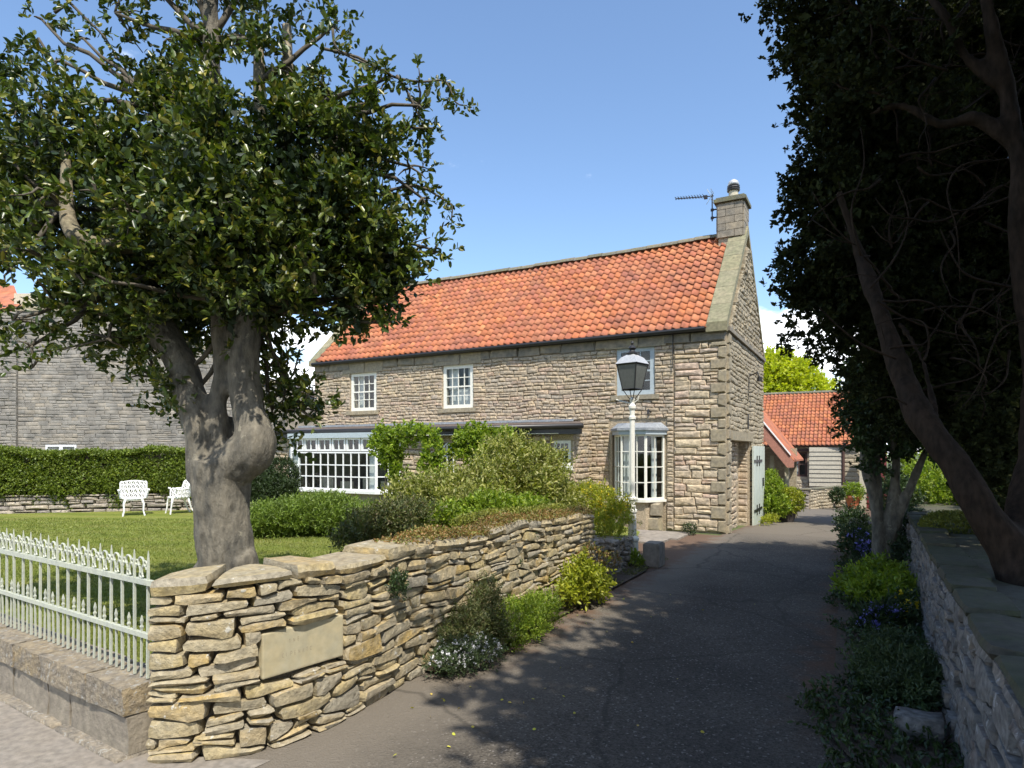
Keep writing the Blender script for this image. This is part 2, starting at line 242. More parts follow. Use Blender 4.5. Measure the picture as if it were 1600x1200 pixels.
# ------------------------------------------------------------------ mesh helpers
def smooth_path(pts, rad=None, k=4):
    P = [Vector(p) for p in pts]; n = len(P)
    if n < 3: return (P, rad) if rad is not None else P
    out = []; ro = []
    for i in range(n - 1):
        p0, p1, p2, p3 = P[max(i-1,0)], P[i], P[i+1], P[min(i+2,n-1)]
        for j in range(k):
            t = j / k; out.append(.5 * ((2 * p1) + (p2 - p0) * t + (2 * p0 - 5 * p1 + 4 * p2 - p3) * t * t + (3 * p1 - p0 - 3 * p2 + p3) * t ** 3))
            if isinstance(rad, list): ro.append(rad[i] + (rad[i+1] - rad[i]) * t)
    out.append(P[-1])
    if isinstance(rad, list): ro.append(rad[-1]); return out, ro
    return (out, rad) if rad is not None else out
class MB:
    def __init__(s): s.v = []; s.f = []
    def add(s, vs, fs):
        o = len(s.v); s.v += [tuple(map(float, p)) for p in vs]; s.f += [tuple(i + o for i in f) for f in fs]; return s
    def box(s, x0, x1, y0, y1, z0, z1, fn=None):
        vs = [(x, y, z) for z in (z0, z1) for y in (y0, y1) for x in (x0, x1)]
        if fn: vs = [fn(*p) for p in vs]
        return s.add(vs, [(0,2,3,1),(4,5,7,6),(0,1,5,4),(2,6,7,3),(0,4,6,2),(1,3,7,5)])
    def tube(s, pts, rad, n=8, cap=True):
        P = [Vector(p) for p in pts]; k = len(P)
        if isinstance(rad, (int, float)): rad = [rad] * k
        vs = []; fs = []; ref = Vector((0, 0, 1)); T0 = (P[1] - P[0]).normalized()
        if abs(T0.dot(ref)) > .9: ref = Vector((1, 0, 0))
        u = T0.cross(ref).normalized()
        for i in range(k):
            T = (P[min(i + 1, k - 1)] - P[max(i - 1, 0)]).normalized(); u = (u - T * u.dot(T)).normalized(); v = T.cross(u)
            for j in range(n):
                a = 2 * math.pi * j / n; vs.append(P[i] + (u * math.cos(a) + v * math.sin(a)) * rad[i])
        for i in range(k - 1):
            for j in range(n): a = i * n + j; b = i * n + (j + 1) % n; fs.append((a, b, b + n, a + n))
        if cap: fs.append(tuple(reversed(range(n)))); fs.append(tuple((k - 1) * n + j for j in range(n)))
        return s.add(vs, fs)
    def lathe(s, c, prof, n=16):
        vs = []; fs = []
        for r_, z in prof:
            for j in range(n): a = 2 * math.pi * j / n; vs.append((c[0] + r_ * math.cos(a), c[1] + r_ * math.sin(a), c[2] + z))
        for i in range(len(prof) - 1):
            for j in range(n): a = i * n + j; b = i * n + (j + 1) % n; fs.append((a, b, b + n, a + n))
        fs.append(tuple(reversed(range(n)))); fs.append(tuple((len(prof) - 1) * n + j for j in range(n)))
        return s.add(vs, fs)
    def mesh(s, name, smooth=False):
        me = bpy.data.meshes.new(name); me.from_pydata(s.v, [], s.f); me.update()
        if smooth: me.shade_smooth()
        return me
    def build(s, name, m, parent=None, smooth=False, recalc=True, **k):
        me = s.mesh(name, False)
        if recalc:
            bm = bmesh.new(); bm.from_mesh(me); bmesh.ops.recalc_face_normals(bm, faces=bm.faces); bm.to_mesh(me); bm.free()
        if smooth: me.shade_smooth()
        return link(name, me, m, parent, **k)
def link(name, me, m, parent=None, loc=None, **k):
    if m is not None:
        mm = MT[m] if isinstance(m, str) else m
        if not me.materials: me.materials.append(mm)
    o = bpy.data.objects.new(name, me); COL.objects.link(o)
    if parent is not None:
        o.parent = parent; o.matrix_parent_inverse = Matrix.Translation(-root_loc(parent))
    if loc is not None: o.location = loc
    for a, b in k.items(): o[a] = b
    return o
def root_loc(p):
    v = Vector((0, 0, 0))
    if p.type == 'EMPTY': v = Vector(p.location)
    return v
def thing(name, label, cat, loc=(0, 0, 0), group=None):
    o = bpy.data.objects.new(name, None); COL.objects.link(o); o.location = loc; o.empty_display_size = .2
    o['label'] = label; o['category'] = cat
    if group: o['group'] = group
    return o
def tag(o, label, cat, group=None, kind=None):
    o['label'] = label; o['category'] = cat
    if group: o['group'] = group
    if kind: o['kind'] = kind
    return o
def fastmesh(name, V, F):
    V = np.asarray(V, dtype=np.float32); F = np.asarray(F, dtype=np.int32); k = F.shape[1]
    me = bpy.data.meshes.new(name); me.vertices.add(len(V)); me.vertices.foreach_set('co', V.ravel())
    me.loops.add(F.size); me.loops.foreach_set('vertex_index', F.ravel())
    me.polygons.add(len(F)); me.polygons.foreach_set('loop_start', np.arange(0, F.size, k, dtype=np.int32))
    try: me.polygons.foreach_set('loop_total', np.full(len(F), k, dtype=np.int32))
    except Exception: pass
    me.update(calc_edges=True); return me
def gz(y): return 0.0 if y < 15 else -.044 * (min(y, 38) - 15)

# camera helper used only to rank which stones / tiles show largest from the street
cS, cC = math.sin(R(YAW)), math.cos(R(YAW))
def dist_rank(p):
    dx, dy, dz = p[0], p[1], p[2] - 1.9
    wv = -dx * cS + dy * cC; uv = dx * cC + dy * cS
    if wv < .3: return 1e9
    px = uv / wv
    if abs(px) > .82 or dz / wv > .73: return 500 + wv
    return wv

# ---- leaves
LT_V = np.array([(0,0,0),(.28,.44,.07),(.72,.40,.06),(1,0,-.07),(.72,-.40,.06),(.28,-.44,.07)])
LT_F = np.array([(0,3,2,1),(0,5,4,3)])
def rnd_dirs(n, up=0.0, r=rng):
    v = r.normal(size=(n, 3)); v[:, 2] += up; return v / np.linalg.norm(v, axis=1)[:, None]
LQ_V = np.array([(0,0,0),(.45,.5,.05),(1,0,-.05),(.45,-.5,.05)]); LQ_F = np.array([(0,1,2),(0,2,3)])
def leaves_from(P, D, ln, wd, roll=None, r=rng, flat=False):
    """P base points, D leaf directions; ln, wd arrays -> verts, tris"""
    n = len(P); D = D / (np.linalg.norm(D, axis=1)[:, None] + 1e-9)
    h = rnd_dirs(n, .9, r); U = np.cross(h, D); U /= (np.linalg.norm(U, axis=1)[:, None] + 1e-9); W = np.cross(D, U)
    ln = np.broadcast_to(ln, n); wd = np.broadcast_to(wd, n)
    LV_, LF_ = (LQ_V, LQ_F) if flat else (LT_V, LT_F)
    V = P[:, None, :] + LV_[None, :, 0:1] * (D * ln[:, None])[:, None, :] + LV_[None, :, 1:2] * (U * wd[:, None])[:, None, :] + LV_[None, :, 2:3] * (W * ln[:, None])[:, None, :]
    F = LF_[None] + (np.arange(n) * len(LV_))[:, None, None]
    return V.reshape(-1, 3), F.reshape(-1, F.shape[-1])
def sprigs(C, D, tl, nl, ll, lw, spread=1.0, r=rng, flat=False):
    """at every point C a twig along D of length tl with nl leaves"""
    n = len(C); t = np.tile(np.linspace(.12, 1, nl), n).reshape(n, nl)
    tl = np.broadcast_to(tl, n)
    P = C[:, None, :] + D[:, None, :] * (t * tl[:, None])[:, :, None]
    d = rnd_dirs(n * nl, .15, r).reshape(n, nl, 3) * spread + D[:, None, :] * .8
    P = P.reshape(-1, 3); d = d.reshape(-1, 3); k = len(P)
    return leaves_from(P, d, ll * r.uniform(.65, 1.25, k), lw * r.uniform(.7, 1.2, k), r=r, flat=flat)
def blob_pts(c, rad, n, shell=.55, lump=.22, r=rng, fr=1.6, up=0):
    """points in a lumpy ellipsoid, biased to the outside; returns points and outward dirs"""
    d = rnd_dirs(n, up, r); s = (shell + (1 - shell) * r.random(n)) ** .8
    ph = r.uniform(0, 6.28, 6)
    l = 1 + lump * (np.sin(d[:, 0] * 3 * fr + ph[0]) * np.sin(d[:, 1] * 3.3 * fr + ph[1]) + .7 * np.sin(d[:, 2] * 5 * fr + ph[2]) * np.sin(d[:, 0] * 4 * fr + ph[3]))
    P = np.array(c) + d * (s * l)[:, None] * np.array(rad)
    nrm = d / np.array(rad); nrm /= np.linalg.norm(nrm, axis=1)[:, None]
    return P, nrm
def merge(parts):
    V = []; F = []; o = 0
    for v, f in parts: V.append(v); F.append(f + o); o += len(v)
    return np.concatenate(V), np.concatenate(F)
def shrub(name, label, cat, blobs, m, n, ll, lw, tl=.12, nl=7, spread=1.0, up=.35, group=None, stems=True, base=None, stem_m='twig', flowers=None, shell=.55, lump=.22):
    """thing > foliage, stem (, flowers)"""
    c0 = np.mean([b[0] for b in blobs], axis=0); zb = min(b[0][2] - b[1][2] for b in blobs) if base is None else base
    t = thing(name, label, cat, (c0[0], c0[1], zb), group); parts = []; tot = sum(b[1][0] * b[1][1] + b[1][0] * b[1][2] for b in blobs)
    allP = []
    for c, rad in blobs:
        c = (c[0], c[1], max(c[2], zb + .35 * rad[2]))
        k = max(8, int(n * (rad[0] * rad[1] + rad[0] * rad[2]) / tot)); P, nr = blob_pts(c, rad, k, shell, lump)
        keep = P[:, 2] > zb + .01; P = P[keep]; nr = nr[keep]; k = len(P)
        D = nr * .7 + rnd_dirs(k, .2) * .6; D[:, 2] += up; D /= np.linalg.norm(D, axis=1)[:, None]
        parts.append(sprigs(P, D, tl * rng.uniform(.6, 1.3, k), nl, ll, lw, spread)); allP.append(P)
    V, F = merge(parts); link('foliage', fastmesh('foliage', V, F), m, t)
    if stems:
        mb = MB(); A = np.concatenate(allP); b0 = Vector((c0[0], c0[1], zb - .02))
        for i in range(9):
            p = Vector(A[rng.integers(len(A))]); mid = b0.lerp(p, .5) + Vector(rng.normal(size=3) * .04); s0 = b0 + Vector((rng.normal() * .05, rng.normal() * .05, 0))
            mb.tube([s0, mid, p], [.014, .010, .004], 5)
        mb.build('stem', stem_m, t)
    if flowers:
        fm, fn, fl = flowers; A = np.concatenate(allP); idx = rng.choice(len(A), fn); P = A[idx] + np.array([0, 0, tl * .7])
        k = 5; PP = np.repeat(P, k, axis=0); d = rnd_dirs(len(PP), .3)
        link('flower', fastmesh('flower', *leaves_from(PP, d, fl, fl * .7)), fm, t, kind='stuff')
    return t

# ---- limbs fused by voxel remesh
def fused(name, chains, m, parent, voxel=.03, disp=.02, dscale=.35, smooth=6):
    mb = MB()
    for pts, rad in chains: mb.tube(*smooth_path(pts, list(rad), 3), 12)
    me = mb.mesh(name); o = bpy.data.objects.new('tmp', me); COL.objects.link(o)
    a = o.modifiers.new('r', 'REMESH'); a.mode = 'VOXEL'; a.voxel_size = voxel
    b = o.modifiers.new('s', 'SMOOTH'); b.iterations = smooth; b.factor = .6
    bpy.context.view_layer.update()
    me2 = bpy.data.meshes.new_from_object(o.evaluated_get(bpy.context.evaluated_depsgraph_get())); bpy.data.objects.remove(o); bpy.data.meshes.remove(me)
    n = len(me2.vertices); co = np.empty(n * 3, np.float32); me2.vertices.foreach_get('co', co); co = co.reshape(-1, 3)
    no = np.empty(n * 3, np.float32); me2.vertices.foreach_get('normal', no); no = no.reshape(-1, 3)
    for i in range(n):
        p = Vector(co[i]); q = Vector((p.x, p.y, p.z * .55)) / dscale
        co[i] += no[i] * (mnoise.noise(q) * disp + mnoise.noise(q * 3.1) * disp * .35)
    me2.vertices.foreach_set('co', co.ravel()); me2.name = name; me2.shade_smooth(); me2.update(); me2.materials.clear()
    return link(name, me2, m, parent)

# ------------------------------------------------------------------ masonry
def hewn_variants(k, bevel=.10, rough=.14, seed=3):
    r = random.Random(seed); out = []
    for i in range(k):
        j = lambda s: r.uniform(-s, s)
        v = []; cx = [(-.5,-.5),(.5,-.5),(.5,.5),(-.5,.5)]
        cor = [(x + j(.035), z + j(.07)) for x, z in cx]
        for (x, z) in cor: v.append((x, .5, z))
        for (x, z) in cor: v.append((x, -.15 + j(.15), z))
        for (x, z) in cor: v.append((x * (1 - bevel - r.random() * .10), -.5 + j(rough), z * (1 - 2.2 * bevel - r.random() * .3)))
        v.append((j(.2), -.5 - r.random() * rough * 2, j(.12)))
        f = []
        for a in range(4): b = (a + 1) % 4; f += [(a, b, b + 4, a + 4), (a + 4, b + 4, b + 8, a + 8), (a + 8, b + 8, 12)]
        out.append((np.array(v), f))
    return out
HV = hewn_variants(14, bevel=.085, rough=.09)
SMOOTHV = hewn_variants(6, bevel=.03, rough=.02, seed=9)
def hv_meshes(V, m, name='stone'):
    ms = []
    for v, f in V:
        me = bpy.data.meshes.new(name); me.from_pydata([tuple(p) for p in v], [], f); me.update(); me.materials.append(MT[m]); ms.append(me)
    return ms
def place_stones(parent, cells, O, a, m, limit=300, V=None, name='stone', smooth=False, per_rank=True, rest_name=None):
    V = V or HV; ms = hv_meshes(V, m, name); ca, sa = math.cos(a), math.sin(a); N_ = (sa, -ca); rk = []
    for c in cells:
        u, v, w_, h_, d_ = c[:5]; off = c[5] if len(c) > 5 else 0; tilt = c[6] if len(c) > 6 else 0
        p = (O[0] + u * ca + N_[0] * off, O[1] + u * sa + N_[1] * off, O[2] + v)
        rk.append((dist_rank(p) / math.sqrt(max(.001, w_ * h_)), p, w_, h_, d_, tilt))
    rk.sort(key=lambda t: t[0]); vv = []; ff = []; o = 0
    for i, (_, p, w_, h_, d_, tilt) in enumerate(rk):
        k = random.randrange(len(V))
        if i < limit:
            ob = link(name, ms[k], None, parent); ob.location = p; ob.rotation_euler = (0, tilt, a); ob.scale = (w_, d_, h_)
        else:
            M_ = Matrix.Translation(p) @ Matrix.Rotation(a, 4, 'Z') @ Matrix.Rotation(tilt, 4, 'Y') @ Matrix.Diagonal((w_, d_, h_, 1))
            q = V[k][0] @ np.array(M_.to_3x3()).T + np.array(p); vv += [tuple(t) for t in q]; ff += [tuple(x + o for x in f) for f in V[k][1]]; o += len(q)
    if vv:
        mb = MB(); mb.v = vv; mb.f = ff; mb.build(rest_name or name, m, parent, recalc=False, kind='stuff')
def courses(u0, u1, v0, v1, ch=(.09, .15), ln=(.16, .45), open_=(), joint=.016, depth=.09, ulim=None, r=random, jit=.0, wave=.055):
    cells = []; v = v0
    while v < v1 - .02:
        h = r.uniform(*ch)
        if v1 - v - h < ch[0] * .6: h = v1 - v
        a0, a1 = (u0, u1) if ulim is None else ulim(v + h)
        if a1 - a0 < .1: break
        segs = [(a0, a1)]
        for (x0, x1, z0, z1) in open_:
            if z1 > v + .3 * h and z0 < v + .7 * h:
                ns = []
                for s0, s1 in segs:
                    if x1 <= s0 or x0 >= s1: ns.append((s0, s1)); continue
                    if x0 - s0 > .03: ns.append((s0, x0))
                    if s1 - x1 > .03: ns.append((x1, s1))
                segs = ns
        for s0, s1 in segs:
            u = s0; WV = lambda uu, vv: wave * mnoise.noise(Vector((uu * 1.1, vv * 2.3, 4.1))) * min(1, (vv - v0) * 4, (v1 - vv) * 4)
            while u < s1 - .01:
                l = r.uniform(*ln) * (1.25 if h > sum(ch) / 2 else .9)
                if s1 - u - l < ln[0] * .7: l = s1 - u
                l = min(l, s1 - u); dd = depth * r.uniform(.8, 1.35)
                if h > ch[0] * 1.45 and r.random() < .22:
                    for k2 in (0, 1): cells.append((u + l / 2, v + h * (.25 + .5 * k2) + WV(u + l / 2, v), l - joint, h / 2 - joint * .8, dd * r.uniform(.8, 1.2), 0, 0))
                else:
                    cells.append((u + l / 2, v + h / 2 + r.uniform(-jit, jit) + WV(u + l / 2, v), l - joint, h * r.uniform(.93, 1.08) - joint, dd, 0, -math.atan2(WV(u + l, v) - WV(u, v), l) + r.uniform(-1, 1) * jit * 1.6))
                u += l
        v += h
    return cells
def wall_cells(mb, fn, u0, u1, v0, v1, w0, w1, open_):
    us = sorted({u0, u1, *[x for o in open_ for x in o[:2] if u0 < x < u1]}); vs = sorted({v0, v1, *[x for o in open_ for x in o[2:4] if v0 < x < v1]})
    for a, b in zip(us, us[1:]):
        run = None
        for c, d in zip(vs, vs[1:]):
            m_ = ((a + b) / 2, (c + d) / 2); solid = not any(o[0] < m_[0] < o[1] and o[2] < m_[1] < o[3] for o in open_)
            if solid: run = (run[0], d) if run else (c, d)
            if (not solid or d == vs[-1]) and run:
                mb.box(a, b, w0, w1, run[0], run[1], fn); run = None

# ---- windows; map(u, w, v) -> world, w grows outwards
def window(parent, fn, u0, u1, v0, v1, cols, rows, frame_m='ivory', fw=.05, bar=.022, w=0.0, th=.05, name='window', rail=None, sub=True, panes=True, curtain=None, heads=None):
    mb = MB()
    mb.box(u0, u0 + fw, w - th, w, v0, v1, fn); mb.box(u1 - fw, u1, w - th, w, v0, v1, fn)
    mb.box(u0 + fw, u1 - fw, w - th, w, v0, v0 + fw, fn); mb.box(u0 + fw, u1 - fw, w - th, w, v1 - fw, v1, fn)
    a0, a1, b0, b1 = u0 + fw, u1 - fw, v0 + fw, v1 - fw
    cu = [a0 + (a1 - a0) * i / cols for i in range(cols + 1)]; cv = [b0 + (b1 - b0) * i / rows for i in range(rows + 1)]
    for i in range(1, cols): mb.box(cu[i] - bar / 2, cu[i] + bar / 2, w - th * .7, w - .004, b0, b1, fn)
    for j in range(1, rows):
        bb = bar * (1.9 if rail == j else 1)
        for i in range(cols):
            x0 = cu[i] + (bar / 2 if i else 0); x1 = cu[i + 1] - (bar / 2 if i < cols - 1 else 0)
            mb.box(x0, x1, w - th * .68, w - (.0 if rail == j else .006), cv[j] - bb / 2, cv[j] + bb / 2, fn)
    o = mb.build(name, frame_m, parent)
    if panes:
        for i in range(cols):
            for j in range(rows):
                p = MB(); y_ = w - th * .5; t = random.uniform(-.0012, .0012)
                vs = [fn(cu[i], y_ + t, cv[j]), fn(cu[i+1], y_ - t, cv[j]), fn(cu[i+1], y_ - t * .5, cv[j+1]), fn(cu[i], y_ + t, cv[j+1])]
                p.add(vs, [(0,1,2,3)]); q = p.build('pane', 'glass', None); q.parent = o
                if parent is not None: q.matrix_parent_inverse = Matrix.Identity(4); q.location = (0,0,0)
    return o
def fix_sub(o, parent):  # sub-parts are authored in world space; their part carries the inverse of the thing
    pass

# ------------------------------------------------------------------ ground sheets
def sheet(name, poly, z, m, kind='structure', dz=True, seg=None):
    """poly in xy; cut along y so that it follows the falling ground"""
    bm = bmesh.new(); vs = [bm.verts.new((x, y, 0)) for x, y in poly]; bm.faces.new(vs)
    for yc in (15, 38):
        bmesh.ops.bisect_plane(bm, geom=bm.verts[:] + bm.edges[:] + bm.faces[:], plane_co=(0, yc, 0), plane_no=(0, 1, 0))
    for v in bm.verts: v.co.z = gz(v.co.y) + z
    bmesh.ops.recalc_face_normals(bm, faces=bm.faces)
    for f in bm.faces:
        if f.normal.z < 0: f.normal_flip()
    me = bpy.data.meshes.new(name); bm.to_mesh(me); bm.free(); o = link(name, me, m); o['kind'] = kind; return o
sheet('ground', [(-500, -500), (500, -500), (500, 700), (-500, 700)], -.012, 'ground')
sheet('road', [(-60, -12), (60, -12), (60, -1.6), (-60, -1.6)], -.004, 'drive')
sheet('pavement', [(-60, -1.5), (-3.5, -1.5), (-3.2, 2.75), (-4.0, 2.42), (-60, 7.0)], .004, 'pavement')
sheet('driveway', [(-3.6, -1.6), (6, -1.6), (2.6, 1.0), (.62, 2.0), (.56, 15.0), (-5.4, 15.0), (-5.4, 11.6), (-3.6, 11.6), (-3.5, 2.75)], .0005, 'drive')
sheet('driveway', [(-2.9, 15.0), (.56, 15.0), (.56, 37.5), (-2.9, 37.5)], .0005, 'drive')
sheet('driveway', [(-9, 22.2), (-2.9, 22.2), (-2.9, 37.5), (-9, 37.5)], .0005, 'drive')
lawn = MB()
LZ = .15
poly = [(-3.75, 2.85), (-3.78, 11.4), (-4.3, 13.4), (-5.7, 14.3), (-16.2, 14.3), (-60, -8), (-60, 6.9), ]
sheet('lawn', [(-3.75, 2.9), (-3.78, 11.4), (-4.3, 13.6), (-5.7, 15.4), (-17, 15.4), (-19.0, 13.0), (-24, 8.6), (-40, 3.5), (-40, 5.4), (-4.2, 2.78)][:7] + [(-40, 7.2), (-40, 5.75), (-4.1, 2.80)], LZ, 'lawn')
# earth bank that carries the right-hand garden
mb = MB()
mb.box(1.55, 60, 1.6, 60, -1.3, .93); mb.build('raised_ground', 'raised', None, kind='structure')
mb = MB(); mb.box(.66, 1.55, 2.0, 22, -.1, .90); mb.build('garden_bank', 'raised', None, kind='structure')
sheet('flower_bed', [(.52, 3.2), (.58, 3.2), (.60, 24), (-.30, 24), (-.30, 9), (-.20, 4.7), (.05, 4.1)], .035, 'soil')
sheet('border_soil', [(-3.36, 4.45), (-3.04, 4.5), (-3.02, 9.8), (-3.25, 11.5), (-3.8, 11.5), (-3.7, 9), (-3.36, 8.5)], .03, 'soil')
tag_ = None

# ------------------------------------------------------------------ the stone house
HX1, HX0, HY0, HY1, EZ, RZ = -2.84, -15.95, 15.48, 21.5, 4.80, 7.85
house = thing('stone_house', 'long two-storey rubble stone house with an orange pantile roof beside the drive', 'house', (-9.4, 18.5, 0))
fF = lambda u, w, v: (u, HY0 - w, v)                       # facade
fG = lambda u, w, v: (HX1 + w, u, v)                       # gable end: u is world y
OPF = [(-14.36, -13.32, 3.17, 4.36), (-10.80, -9.78, 3.14, 4.38), (-5.50, -4.54, 3.30, 4.48), (-5.62, -4.30, .70, 2.40)]
OPG = [(16.12, 18.95, -.4, 2.16)]
mb = MB()
wall_cells(mb, fF, HX0, HX1, -.5, EZ, -.42, -.012, OPF)
GY = (HY0 + HY1) / 2
wall_cells(mb, fG, HY0 + .43, HY1, -.6, EZ, -.42, -.012, OPG)
mb.box(16.0, 19.1, -.48, -.30, -.5, 2.3, fG)
mb.box(HX0, HX1 - .43, HY1 - .4, HY1, -.6, EZ)              # rear
mb.box(HX0, HX0 + .4, HY0 + .43, HY1 - .41, -.5, EZ)           # far end
for x0, x1 in ((HX1 - .42, HX1 - .045), (HX0 + .002, HX0 + .40)):
    vs = [(x, y, z) for x in (x0, x1) for y, z in ((HY0 + .06, EZ), (HY1 - .02, EZ), (GY, RZ - .12))]
    mb.add(vs, [(0,1,2),(3,5,4),(0,3,4,1),(1,4,5,2),(2,5,3,0)])
mb.build('wall', 'mortar', house)
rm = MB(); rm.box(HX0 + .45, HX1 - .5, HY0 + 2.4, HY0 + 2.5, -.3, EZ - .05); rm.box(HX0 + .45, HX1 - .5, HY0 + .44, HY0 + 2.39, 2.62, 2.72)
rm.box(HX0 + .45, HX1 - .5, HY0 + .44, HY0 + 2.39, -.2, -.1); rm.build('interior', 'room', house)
# facade stones, finer and more regular on the left, bigger rubble at the right
BAND = 4.46
grow = lambda o, a, b: (o[0] - a, o[1] + a, o[2] - b, o[3] + b)
opx = [(-14.38, -13.30, 3.03, BAND + .02), (-10.82, -9.76, 3.00, BAND + .02), (-5.52, -4.52, 3.15, BAND + .02), (-5.70, -4.22, .0, 2.66)]
cells = []
cells += courses(HX0 + .02, -4.06, 2.3, BAND, (.072, .125), (.13, .38), opx, jit=.010, depth=.055, joint=.010)
cells += courses(-6.2, -4.06, 0.0, 2.3, (.075, .13), (.13, .38), opx, jit=.010, depth=.055, joint=.010)
place_stones(house, cells, (0, HY0 - .005, 0), 0, 'house_stone', 190)
cells = courses(-4.04, HX1 - .16, 0.0, BAND, (.09, .21), (.16, .55), (), jit=.014, depth=.075, joint=.010)
place_stones(house, cells, (0, HY0 - .005, 0), 0, 'corner_stone', 110)
# quoins at the corner, alternating
q = []; z = 0.0; i = 0
while z < BAND - .05:
    h = min(random.uniform(.24, .33), BAND - z); wq = .34 if i % 2 else .17
    q.append((HX1 - wq / 2 - .002, z + h / 2, wq, h - .016, .12)); z += h; i += 1
place_stones(house, q, (0, HY0 - .012, 0), 0, 'dressed', 40, SMOOTHV, 'quoin_stone')
# smoother dark band of long stones below the eaves
band = courses(HX0 + .02, HX1, BAND, EZ - .02, (.30, .36), (.55, 1.1), (), joint=.012, depth=.08)
place_stones(house, band, (0, HY0 - .012, 0), 0, 'dressed_dark', 40, SMOOTHV, 'band_stone')
for (a, b, c, d) in OPF[:3]:                                 # lintels, jambs, sills
    m_ = MB(); m_.box(a - .30, (a + b) / 2 - .09, .0, .055, BAND + .005 if d > 4.4 else d + .0, d + .34 if d < 4.4 else EZ - .02, fF)
    m_.box((a + b) / 2 - .085, (a + b) / 2 + .085, .0, .075, d + .0 if d < 4.4 else BAND + .03, d + .36 if d < 4.4 else EZ - .01, fF)
    m_.box((a + b) / 2 + .09, b + .30, .0, .055, d + .0 if d < 4.4 else BAND + .005, d + .34 if d < 4.4 else EZ - .02, fF); m_.build('lintel', 'dressed', house)
    m_ = MB(); m_.box(a - .14, b + .14, -.12, .07, c - .12, c - .005, fF); m_.build('sill', 'dressed', house)
def with_curtain(win, boxes, m='curtain', fn=fF):
    for bx in boxes:
        m_ = MB(); m_.box(*bx, fn); c = m_.build('curtain', m, None); c.parent = win
w1 = window(house, fF, -14.36, -13.32, 3.17, 4.36, 4, 4, w=-.02, fw=.10, rail=2)
w2 = window(house, fF, -10.80, -9.78, 3.14, 4.38, 4, 4, w=-.02, fw=.10, rail=2)
w3 = window(house, fF, -5.50, -4.54, 3.30, 4.48, 3, 4, 'bluegrey', w=-.02, fw=.11, rail=2)
with_curtain(w1, [(-14.25, -14.02, -.26, -.24, 3.2, 4.3), (-13.62, -13.42, -.26, -.24, 3.2, 4.3)])
with_curtain(w2, [(-10.72, -9.85, -.26, -.24, 3.2, 3.72), (-10.72, -10.4, -.22, -.2, 3.7, 4.3), (-10.05, -9.85, -.22, -.2, 3.7, 4.3)])
# canted bay window on the ground floor
def seg_map(p0, p1):
    d = Vector((p1[0] - p0[0], p1[1] - p0[1])); L_ = d.length; d /= L_; n = Vector((d.y, -d.x))
    return (lambda u, w, v: (p0[0] + d.x * u + n.x * w, p0[1] + d.y * u + n.y * w, v)), L_
bx = [(-5.55, HY0 - .02), (-5.22, HY0 - .50), (-4.60, HY0 - .50), (-4.28, HY0 - .02)]
fa, la = seg_map(bx[0], bx[1]); fb, lb = seg_map(bx[1], bx[2]); fc, lc = seg_map(bx[2], bx[3])
z0, z1 = .74, 2.30
bw0 = window(house, fa, 0, la, z0, z1, 2, 4, 'ivory', fw=.04, bar=.02, name='bay_window')
bw1 = window(house, fb, 0, lb, z0, z1, 3, 4, 'ivory', fw=.035, bar=.022, name='bay_window')
bw2 = window(house, fc, 0, lc, z0, z1, 2, 4, 'ivory', fw=.045, bar=.02, name='bay_window')
with_curtain(bw1, [(.02, .16, -.16, -.15, z0, z1)], fn=fb); with_curtain(bw2, [(.30, .46, -.16, -.15, z0, z1)], fn=fc)
def prism(mb, pts, z0, z1):
    n = len(pts); vs = [(x, y, z0) for x, y in pts] + [(x, y, z1) for x, y in pts]
    mb.add(vs, [tuple(range(n - 1, -1, -1)), tuple(range(n, 2 * n))] + [(i, (i + 1) % n, n + (i + 1) % n, n + i) for i in range(n)])
def off(pts, e): 
    cx, cy = -4.915, HY0; return [(cx + (x - cx) * (1 + e), cy + (y - cy) * (1 + e * 1.4)) for x, y in pts]
o_ = MB(); prism(o_, off(bx, .10), z1 + .002, z1 + .10); o_.build('bay_cornice', 'bluegrey', house)
o_ = MB(); prism(o_, off(bx, .17), z1 + .102, z1 + .16)
pp = off(bx, .14); n_ = 4; vs = [(x, y, z1 + .162) for x, y in pp] + [(-5.45, HY0 - .03, z1 + .30), (-5.15, HY0 - .12, z1 + .30), (-4.68, HY0 - .12, z1 + .30), (-4.36, HY0 - .03, z1 + .30)]
o_.add(vs, [(0,1,5,4),(1,2,6,5),(2,3,7,6),(4,5,6,7),(0,3,2,1),(0,4,7,3)]); o_.build('bay_roof', 'lead', house)
o_ = MB(); prism(o_, off(bx, .08), z0 - .06, z0 - .002); o_.build('bay_sill', 'ivory', house)
q = [(-4.91 + dx, zz + h / 2, w_ , h - .012, .30) for zz, h, ws in ((.0, .34, [(-.32, .62), (.30, .60)]), (.345, .33, [(-.12, .98), (.5, .24)])) for dx, w_ in ws]
place_stones(house, q, (0, HY0 - .24, 0), 0, 'dressed', 10, SMOOTHV, 'bay_base_stone')
m_ = MB(); prism(m_, off(bx, -.06), -.1, z0 - .065); m_.build('bay_base', 'mortar', house)
